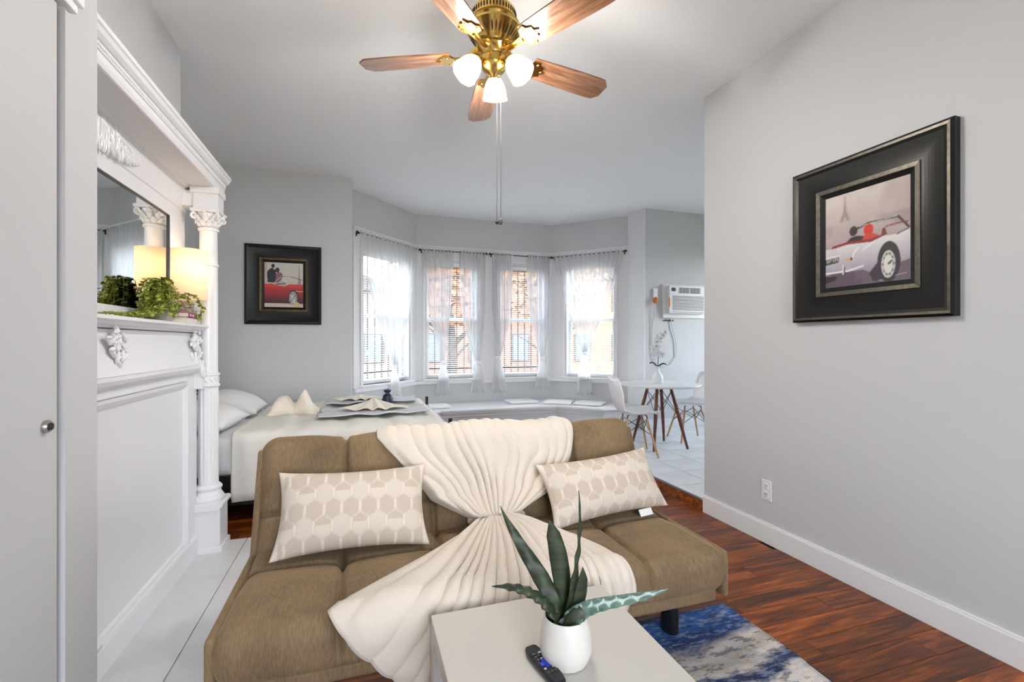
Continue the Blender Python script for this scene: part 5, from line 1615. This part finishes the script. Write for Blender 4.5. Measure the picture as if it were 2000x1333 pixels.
def towel_fan(label, cx, cy, w, d, hgt, seed):
    rg = random.Random(seed); p = rg.uniform(0, 6)
    def fn(u, v):
        a = 2 * u - 1
        spread = 0.25 + 0.75 * v
        x = a * w / 2 * spread; yv = d / 2 - d * v * (1 - 0.18 * a * a)
        z = 0.030 + hgt * (1 - v) ** 0.8 * (1 - 0.75 * a * a) + (0.004 + 0.018 * v) * abs(math.sin(4.2 * a * math.pi / 2 + p + 0.5 * math.sin(5 * a)))
        return (x, yv, z)
    m = MB(); m.grid(fn, 70, 20)
    o = m.build('hand_towel', TOW, None, smooth=True, sharp=180, solid=0.007, recalc=False)
    o.location = (cx, cy, TPZ + 0.008)
    return tag(o, label, 'towel', 'cream towels fanned on the grey towels')
towel_flat('pale grey towel laid flat on the near half of the bed', 0.10, 4.16, 0.88, 0.46, 3)
towel_fan('cream towel fanned out on the near grey towel', 0.10, 4.24, 0.58, 0.36, 0.055, 5)
towel_flat('pale grey towel laid flat on the far half of the bed', 0.10, 4.92, 0.86, 0.40, 9)
towel_fan('cream towel fanned out on the far grey towel', -0.02, 4.94, 0.50, 0.30, 0.02, 8)
# navy drawstring pouch
NAVY = M('navy satin', (28, 32, 74), 0.35, bump=(26, 0.5, 0.01), var=(28, (16, 18, 46)))
pc = thing('drawstring_pouch', 'small navy drawstring pouch standing on the bed', 'pouch', (0.235, 4.66, TPZ))
MB().lathe([(0.0, 0.0), (0.048, 0.0), (0.054, 0.02), (0.052, 0.06), (0.040, 0.095), (0.020, 0.112), (0.016, 0.117)], (0.235, 4.66, TPZ), 40, wave=lambda a, z: 0.05 * math.sin(7 * a + z * 30)).build('bag', NAVY, pc, smooth=True, sharp=180)
MB().lathe([(0.016, 0.115), (0.026, 0.128), (0.034, 0.142), (0.030, 0.146), (0.012, 0.128)], (0.235, 4.66, TPZ), 40, wave=lambda a, z: 0.16 * math.sin(6 * a)).build('ruffle', NAVY, pc, smooth=True, sharp=180)
MB().tube([(0.235 + 0.018 * math.cos(a / 10), 4.66 + 0.018 * math.sin(a / 10), TPZ + 0.116) for a in range(0, 63)], 0.003, 6).build('cord', M('silver cord', (150, 150, 165), 0.4), pc, smooth=True)

# ------------------------------------------------------------------ dining corner
DXc, DYc = 3.217, 4.475
DTZ = 0.795
WALN = wood('walnut leg', (66, 34, 22), (104, 58, 38), (132, 78, 52), (20, 20, 2), 0.4, per_object=False)
BEECH = M('beech leg', (196, 160, 122), 0.5, var=(12, (178, 142, 106)), stretch=(8, 8, 1))
PLW = M('white shell plastic', (232, 232, 233), 0.3)
dt = thing('dining_table', 'round white dining table on walnut dowel legs', 'table', (DXc, DYc, TZ))
MB().lathe([(0.0, -0.022), (0.43, -0.022), (0.447, -0.016), (0.452, -0.006), (0.450, 0.0), (0.0, 0.0)], (DXc, DYc, DTZ), 64).build('table_top', PLW, dt, smooth=True, sharp=35)
tops = []; feet = []
for k in range(4):
    a = math.radians(44 + 90 * k)
    tp_ = Vector((DXc + 0.125 * math.cos(a), DYc + 0.125 * math.sin(a), DTZ - 0.035)); ft = Vector((DXc + 0.306 * math.cos(a), DYc + 0.306 * math.sin(a), TZ))
    tops.append(tp_); feet.append(ft)
    MB().tube([tp_, tp_.lerp(ft, 0.5), ft], [0.017, 0.020, 0.013], 14).build('leg', WALN, dt, smooth=True)
    MB().tube([tp_ + Vector((0, 0, 0.025)), tp_ - Vector((0, 0, 0.012))], 0.014, 10).build('leg_bracket', BLACK, dt, smooth=True)
for k in range(4):
    j = (k + 1) % 4
    for (p, q) in ((tops[k].lerp(feet[k], 0.06), tops[j].lerp(feet[j], 0.46)), (tops[j].lerp(feet[j], 0.06), tops[k].lerp(feet[k], 0.46))):
        MB().cyl(p, q, 0.0035, n=6).build('wire_brace', BLACK, dt, smooth=True)

def shell_chair(label, loc, rz):
    c = thing('shell_chair', label, 'chair', (0, 0, 0), 'white shell chairs at the dining table')
    # local: faces +x; side profile then a curved cross section
    prof = [(0.235, 0.425), (0.215, 0.440), (0.15, 0.435), (0.05, 0.425), (-0.06, 0.425), (-0.13, 0.445), (-0.175, 0.49), (-0.205, 0.56), (-0.225, 0.64), (-0.245, 0.72), (-0.258, 0.79), (-0.268, 0.812)]
    wid = [0.185, 0.215, 0.228, 0.232, 0.230, 0.226, 0.222, 0.218, 0.212, 0.20, 0.165, 0.10]
    def fn(u, t):
        k = t * (len(prof) - 1)
        i = np.arange(len(prof))
        x, z = np.interp(k, i, [p[0] for p in prof]), np.interp(k, i, [p[1] for p in prof]); w = np.interp(k, i, wid)
        a = 2 * u - 1
        seat = max(0, 1 - t * 1.8)
        lift = 0.045 * abs(a) ** 2.6
        fx = 0.075 * abs(a) ** 2.2 * min(1, max(0, (t - 0.38) * 3))
        return (x + fx, a * w, z + lift * (1 if t < 0.5 else 0.25))
    m = MB(); m.grid(fn, 26, 44)
    m.build('seat_shell', PLW, c, smooth=True, sharp=180, solid=0.009, recalc=False)
    t4 = []; f4 = []
    for sx, sy in ((1, 1), (1, -1), (-1, -1), (-1, 1)):
        tp_ = Vector((0.02 + sx * 0.10, sy * 0.10, 0.385)); ft = Vector((0.01 + sx * 0.20, sy * 0.205, 0.0))
        t4.append(tp_); f4.append(ft)
        MB().tube([tp_, ft], [0.013, 0.010], 12).build('leg', BEECH, c, smooth=True)
        MB().tube([tp_ + Vector((-sx * 0.02, -sy * 0.02, 0.038)), tp_ + Vector((0, 0, 0.030)), tp_ - Vector((-sx * 0.006, -sy * 0.006, 0.02))], 0.006, 8).build('leg_bracket', BLACK, c, smooth=True)
    for k in range(4):
        j = (k + 1) % 4
        for (p, q) in ((t4[k].lerp(f4[k], 0.02), t4[j].lerp(f4[j], 0.42)), (t4[j].lerp(f4[j], 0.02), t4[k].lerp(f4[k], 0.42))):
            MB().cyl(p, q, 0.0035, n=6).build('wire_brace', BLACK, c, smooth=True)
    c.location = loc; c.rotation_euler = (0, 0, rz)
    return c
ch1 = shell_chair('white shell chair with pale wood legs left of the round table', (2.74, 4.27, TZ), math.radians(-18))
ch2 = copy_tree(ch1)
ch2.location = (3.80, 4.66, TZ); ch2.rotation_euler = (0, 0, math.radians(166))
ch2['label'] = 'white shell chair right of the round table, half hidden by the right wall'

# vase with white orchid
vs_ = thing('orchid_vase', 'white bottle vase with white orchid stem and two dark leaves on the round table', 'vase', (DXc - 0.02, DYc, DTZ))
VX, VY = DXc - 0.02, DYc
MB().lathe([(0.0, 0.0), (0.050, 0.0), (0.058, 0.01), (0.062, 0.05), (0.058, 0.085), (0.036, 0.115), (0.021, 0.135), (0.019, 0.185), (0.023, 0.198), (0.016, 0.198), (0.014, 0.16), (0.0, 0.15)], (VX, VY, DTZ), 32).build('bottle', M('white glazed vase', (236, 236, 238), 0.3), vs_, smooth=True, sharp=60)
STEM = M('dark stem', (40, 54, 46), 0.6); OLF = M('dark orchid leaf', (34, 70, 60), 0.4); PET = M('white petal', (244, 245, 248), 0.6)
def vp(r, f, z): return Vector((VX, VY, DTZ)) + RGT * r + FWD * f + Vector((0, 0, z))
MB().tube([vp(0, 0, 0.15), vp(0.005, 0, 0.25), vp(0.012, 0, 0.36), vp(0.0, 0, 0.44), vp(0.02, 0, 0.52), vp(0.06, 0, 0.57)], 0.004, 6).build('stem', STEM, vs_, smooth=True)
for s, ln in ((-1, 0.085), (1, 0.10)):
    m = MB()
    m.grid(lambda u, t: tuple(vp(s * (0.006 + ln * t), (2 * u - 1) * 0.030 * math.sin(math.pi * min(1, 0.12 + 0.88 * t)) ** 0.8, 0.205 + 0.035 * math.sin(math.pi * t * 0.8) - 0.012 * (2 * u - 1) ** 2 + (0.012 if s < 0 else -0.008) * t)), 6, 14)
    m.build('leaf', OLF, vs_, smooth=True, sharp=180, solid=0.003, recalc=False)
rg = random.Random(8)
for (r, z, sz) in [(a_, b_, c_ * 1.25) for a_, b_, c_ in ((-0.045, 0.32, 0.042), (-0.015, 0.355, 0.044), (0.045, 0.335, 0.034), (-0.055, 0.39, 0.042), (-0.028, 0.425, 0.040), (-0.01, 0.475, 0.034), (0.03, 0.51, 0.036), (0.012, 0.535, 0.032), (0.055, 0.55, 0.034), (0.075, 0.585, 0.026))]:
    fo = rg.uniform(-0.04, 0.0); c0 = vp(r, fo, z); m = MB()
    for k in range(5):
        a = 2 * math.pi * k / 5 + rg.uniform(-0.2, 0.2)
        R = Matrix.Rotation(math.radians(-18 + rg.uniform(-25, 25)), 4, 'Z') @ Matrix.Rotation(rg.uniform(-0.4, 0.4), 4, 'X')
        d = R @ Vector((math.cos(a), 0, math.sin(a)))
        Q = R @ Matrix.Rotation(-a, 4, 'Y')
        m.ell(c0 + d * sz * 0.55, (sz * 0.55, 0.004, sz * 0.36), 10, 6, Q)
    f = m.build('flower', PET, vs_, smooth=True, sharp=180)
    MB().ell(c0 - FWD * 0.007, (0.006, 0.006, 0.007), 8, 6).build('flower_heart', M('flower heart', (86, 74, 66), 0.7), f, smooth=True)

# ------------------------------------------------------------------ air conditioner on the back wall
AX0, AX1, AZ0, AZ1 = 3.93, 4.62, 1.60, 2.065
ac = thing('air_conditioner', 'white air conditioner set in the back wall', 'air conditioner', ((AX0 + AX1) / 2, YB, AZ0))
ACW = M('appliance white', (226, 226, 225), 0.4)
m = MB(); m.box(AX0, AX1, YB - 0.03, YB + 0.05, AZ0, AZ1); m.build('wall_trim', ACW, ac, bevel=0.005)
m = MB(); m.box(AX0 + 0.05, AX1 - 0.05, YB - 0.10, YB - 0.02, AZ0 + 0.06, AZ1 - 0.02); m.build('body', ACW, ac, bevel=0.012)
MB().box(AX0 + 0.085, AX0 + 0.15, YB - 0.103, YB - 0.098, AZ1 - 0.10, AZ1 - 0.055).build('display', BLACKP, ac)
DGR = M('vent shadow', (92, 92, 92), 0.8)
for (x0, x1) in ((AX0 + 0.205, AX0 + 0.375), (AX0 + 0.39, AX0 + 0.56)):
    v = MB().box(x0, x1, YB - 0.102, YB - 0.098, AZ1 - 0.125, AZ1 - 0.05).build('upper_vent', DGR, ac)
    for k in range(7): MB().box(x0 + 0.005 + (x1 - x0) * k / 7, x0 + 0.012 + (x1 - x0) * k / 7, YB - 0.106, YB - 0.10, AZ1 - 0.12, AZ1 - 0.055).build('vane', ACW, v)
MB().box(AX0 + 0.105, AX1 - 0.07, YB - 0.102, YB - 0.098, AZ0 + 0.105, AZ1 - 0.165).build('grille_recess', DGR, ac)
for k in range(10):
    z = AZ0 + 0.112 + k * 0.0188
    MB().box(AX0 + 0.105, AX1 - 0.07, YB - 0.108, YB - 0.099, z, z + 0.0098).build('louvre', ACW, ac)
MB().box(AX0 + 0.10, AX1 - 0.065, YB - 0.1015, YB - 0.0985, AZ0 + 0.078, AZ0 + 0.083).build('filter_slot', DGR, ac)
ORG = M('orange tag', (206, 122, 40), 0.6)
MB().box(AX0 + 0.043, AX0 + 0.062, YB - 0.104, YB - 0.098, AZ0 + 0.15, AZ0 + 0.27).build('orange_sticker', ORG, ac, bevel=0.002)
wc = thing('wall_clip_strip', 'small black clip strip on the wall just below the air conditioner', 'clip', (4.02, YB, 1.555))
for k in range(5): MB().box(3.945 + 0.036 * k, 3.970 + 0.036 * k, YB - 0.018, YB, 1.558, 1.578 if k % 2 else 1.572).build('clip', BLACK, wc, bevel=0.002)
pg = thing('power_socket', 'white wall socket with orange plug beside the air conditioner', 'socket', (3.80, YB, 1.80))
MB().box(3.775, 3.845, YB - 0.03, YB, 1.87, 2.0).build('cover_plate', WHITE2, pg, bevel=0.004)
m = MB(); m.ell((3.795, YB - 0.055, 1.835), (0.038, 0.03, 0.045), 14, 10); m.build('orange_plug', ORG, pg, smooth=True)
CBL = M('white cable', (222, 222, 222), 0.5)
m = MB(); m.tube([(3.795, YB - 0.05, 1.80), (3.79, YB - 0.03, 1.65), (3.765, YB - 0.015, 1.45), (3.76, YB - 0.015, 1.2), (3.80, YB - 0.02, 1.02), (3.90, YB - 0.02, 0.92), (4.06, YB - 0.02, 0.95), (4.16, YB - 0.02, 1.08), (4.15, YB - 0.02, 1.28), (4.09, YB - 0.02, 1.45), (4.06, YB - 0.02, 1.597)], 0.006, 8)
tag(m.build('power_cable', CBL, None, smooth=True, origin=(3.9, YB, 0.92)), 'white cable looping down the wall from the air conditioner', 'cable')

# ------------------------------------------------------------------ outside: street, houses, trees
GRASS = M('autumn lawn', (92, 90, 62), 0.95, var=(2, (104, 94, 68)))
structure(MB().box(-60, 80, -60, 90, -1.3, -1.0), 'ground', GRASS, 'pale lawn outside the bay windows')
structure(MB().box(-60, 80, 13.0, 19.0, -1.0, -0.985), 'road', M('pale asphalt', (92, 92, 95), 0.9), 'pale street beyond the lawn')
def house(x0, x1, y0, h, wallc, roofc, label, seed):
    hs = thing('house', label, 'house', ((x0 + x1) / 2, y0, -1.0))
    w = M('house wall', wallc, 0.8, bump=(8, 0.2)); r = M('roof', roofc, 0.8)
    MB().box(x0, x1, y0, y0 + 8, -1.0, h).build('wall', w, hs)
    m = MB(); m.prism([(x0 - 0.4, h), (x1 + 0.4, h), ((x0 + x1) / 2, h + 2.2)], y0 - 0.4, y0 + 8.4, 'xz'); m.build('roof', r, hs)
    n = int((x1 - x0) / 2.0)
    for k in range(n):
        cx = x0 + (k + 0.5) * (x1 - x0) / n
        for z in (0.2, 3.0):
            if z + 1.6 < h:
                f = MB().box(cx - 0.5, cx + 0.5, y0 - 0.06, y0 + 0.02, z, z + 1.5).build('window', r, hs)
                MB().box(cx - 0.42, cx + 0.42, y0 - 0.07, y0 - 0.05, z + 0.08, z + 1.42).build('pane', M('far pane', (84, 92, 102), 0.4), f)
house(-9, 1.6, 24, 3.8, (108, 100, 94), (72, 62, 58), 'pale tan house across the street, leftmost', 1)
house(2.2, 9.5, 24, 4.6, (112, 84, 72), (66, 60, 58), 'red brick house across the street behind the middle windows', 2)
house(10.4, 22, 23, 4.8, (118, 94, 74), (72, 64, 60), 'orange tan house across the street, rightmost', 3)
BARK = M('grey bark', (62, 54, 50), 0.9); 
def tree(x, yv, h, crown, col, label, seed):
    rg = random.Random(seed)
    t = thing('tree', label, 'tree', (x, yv, -1.0), 'street trees outside the bay')
    m = MB(); m.tube([(x, yv, -1.0), (x + 0.05, yv, h * 0.3), (x - 0.05, yv, h * 0.6), (x + 0.05, yv, h)], [0.14, 0.11, 0.08, 0.03], 8)
    for k in range(16):
        z = h * rg.uniform(0.15, 0.9); a = rg.uniform(0, 6.28); L = rg.uniform(0.6, 1.6) * crown / 1.6
        e = (x + L * math.cos(a), yv + L * math.sin(a), z + L * 0.7)
        m.tube([(x, yv, z), ((x + e[0]) / 2, (yv + e[1]) / 2, (z + e[2]) / 2 + 0.05), e], [0.04, 0.025, 0.008], 5)
    m.build('trunk', BARK, t, smooth=True)
    m = MB()
    for k in range(1500):
        a, b, r = rg.uniform(0, 6.28), rg.uniform(-1, 1), crown * rg.random() ** 0.4
        s = math.sqrt(1 - b * b); c0 = Vector((x + r * s * math.cos(a), yv + r * s * math.sin(a), h * 0.72 + r * b * 0.9)); q = 0.09
        R = Matrix.Rotation(rg.uniform(0, 6), 4, 'X') @ Matrix.Rotation(rg.uniform(0, 6), 4, 'Z')
        m.add([c0 + R @ Vector(p) for p in ((-q, 0, 0), (0, -q * 0.6, 0), (q, 0, 0), (0, q * 0.6, 0))], [(0, 1, 2, 3)])
    m.build('foliage', M('foliage ' + label[:8], col, 0.8), t, recalc=False, merge=False)['kind'] = 'stuff'
tree(2.1, 11.5, 4.2, 1.6, (126, 84, 54), 'orange autumn tree outside the left middle window', 1)
tree(5.4, 13.0, 4.6, 1.8, (130, 100, 72), 'tan autumn tree outside the right middle window', 2)
tree(8.9, 11.5, 4.0, 1.5, (120, 100, 64), 'yellow autumn tree outside the right angled window', 3)
tree(-3.4, 12.5, 4.4, 1.7, (110, 96, 74), 'grey tan tree outside the left angled window', 4)
for k, (x, w, lab) in enumerate(((3.2, 1.5, 'low green shrub below the right middle window'), (0.9, 1.3, 'low green shrub below the left middle window'), (6.4, 1.4, 'low green shrub below the right angled window'))):
    rg = random.Random(40 + k); m = MB()
    for i in range(500):
        a, b = rg.uniform(0, 6.28), rg.random()
        c0 = Vector((x + w / 2 * math.cos(a) * math.sqrt(1 - b * b), 9.6 + 0.4 * math.sin(a), -1.0 + 1.1 * b)); q = 0.08
        R = Matrix.Rotation(rg.uniform(0, 6), 4, 'X') @ Matrix.Rotation(rg.uniform(0, 6), 4, 'Z')
        m.add([c0 + R @ Vector(p) for p in ((-q, 0, 0), (0, -q * 0.6, 0), (q, 0, 0), (0, q * 0.6, 0))], [(0, 1, 2, 3)])
    m.ell((x, 9.6, -0.65), (w / 2, 0.4, 0.6), 12, 8)
    tag(m.build('shrub', M('shrub leaf %d' % k, (66, 72, 54), 0.8), None, recalc=False, merge=False, origin=(x, 9.6, -1.0)), lab, 'shrub', 'shrubs under the bay')
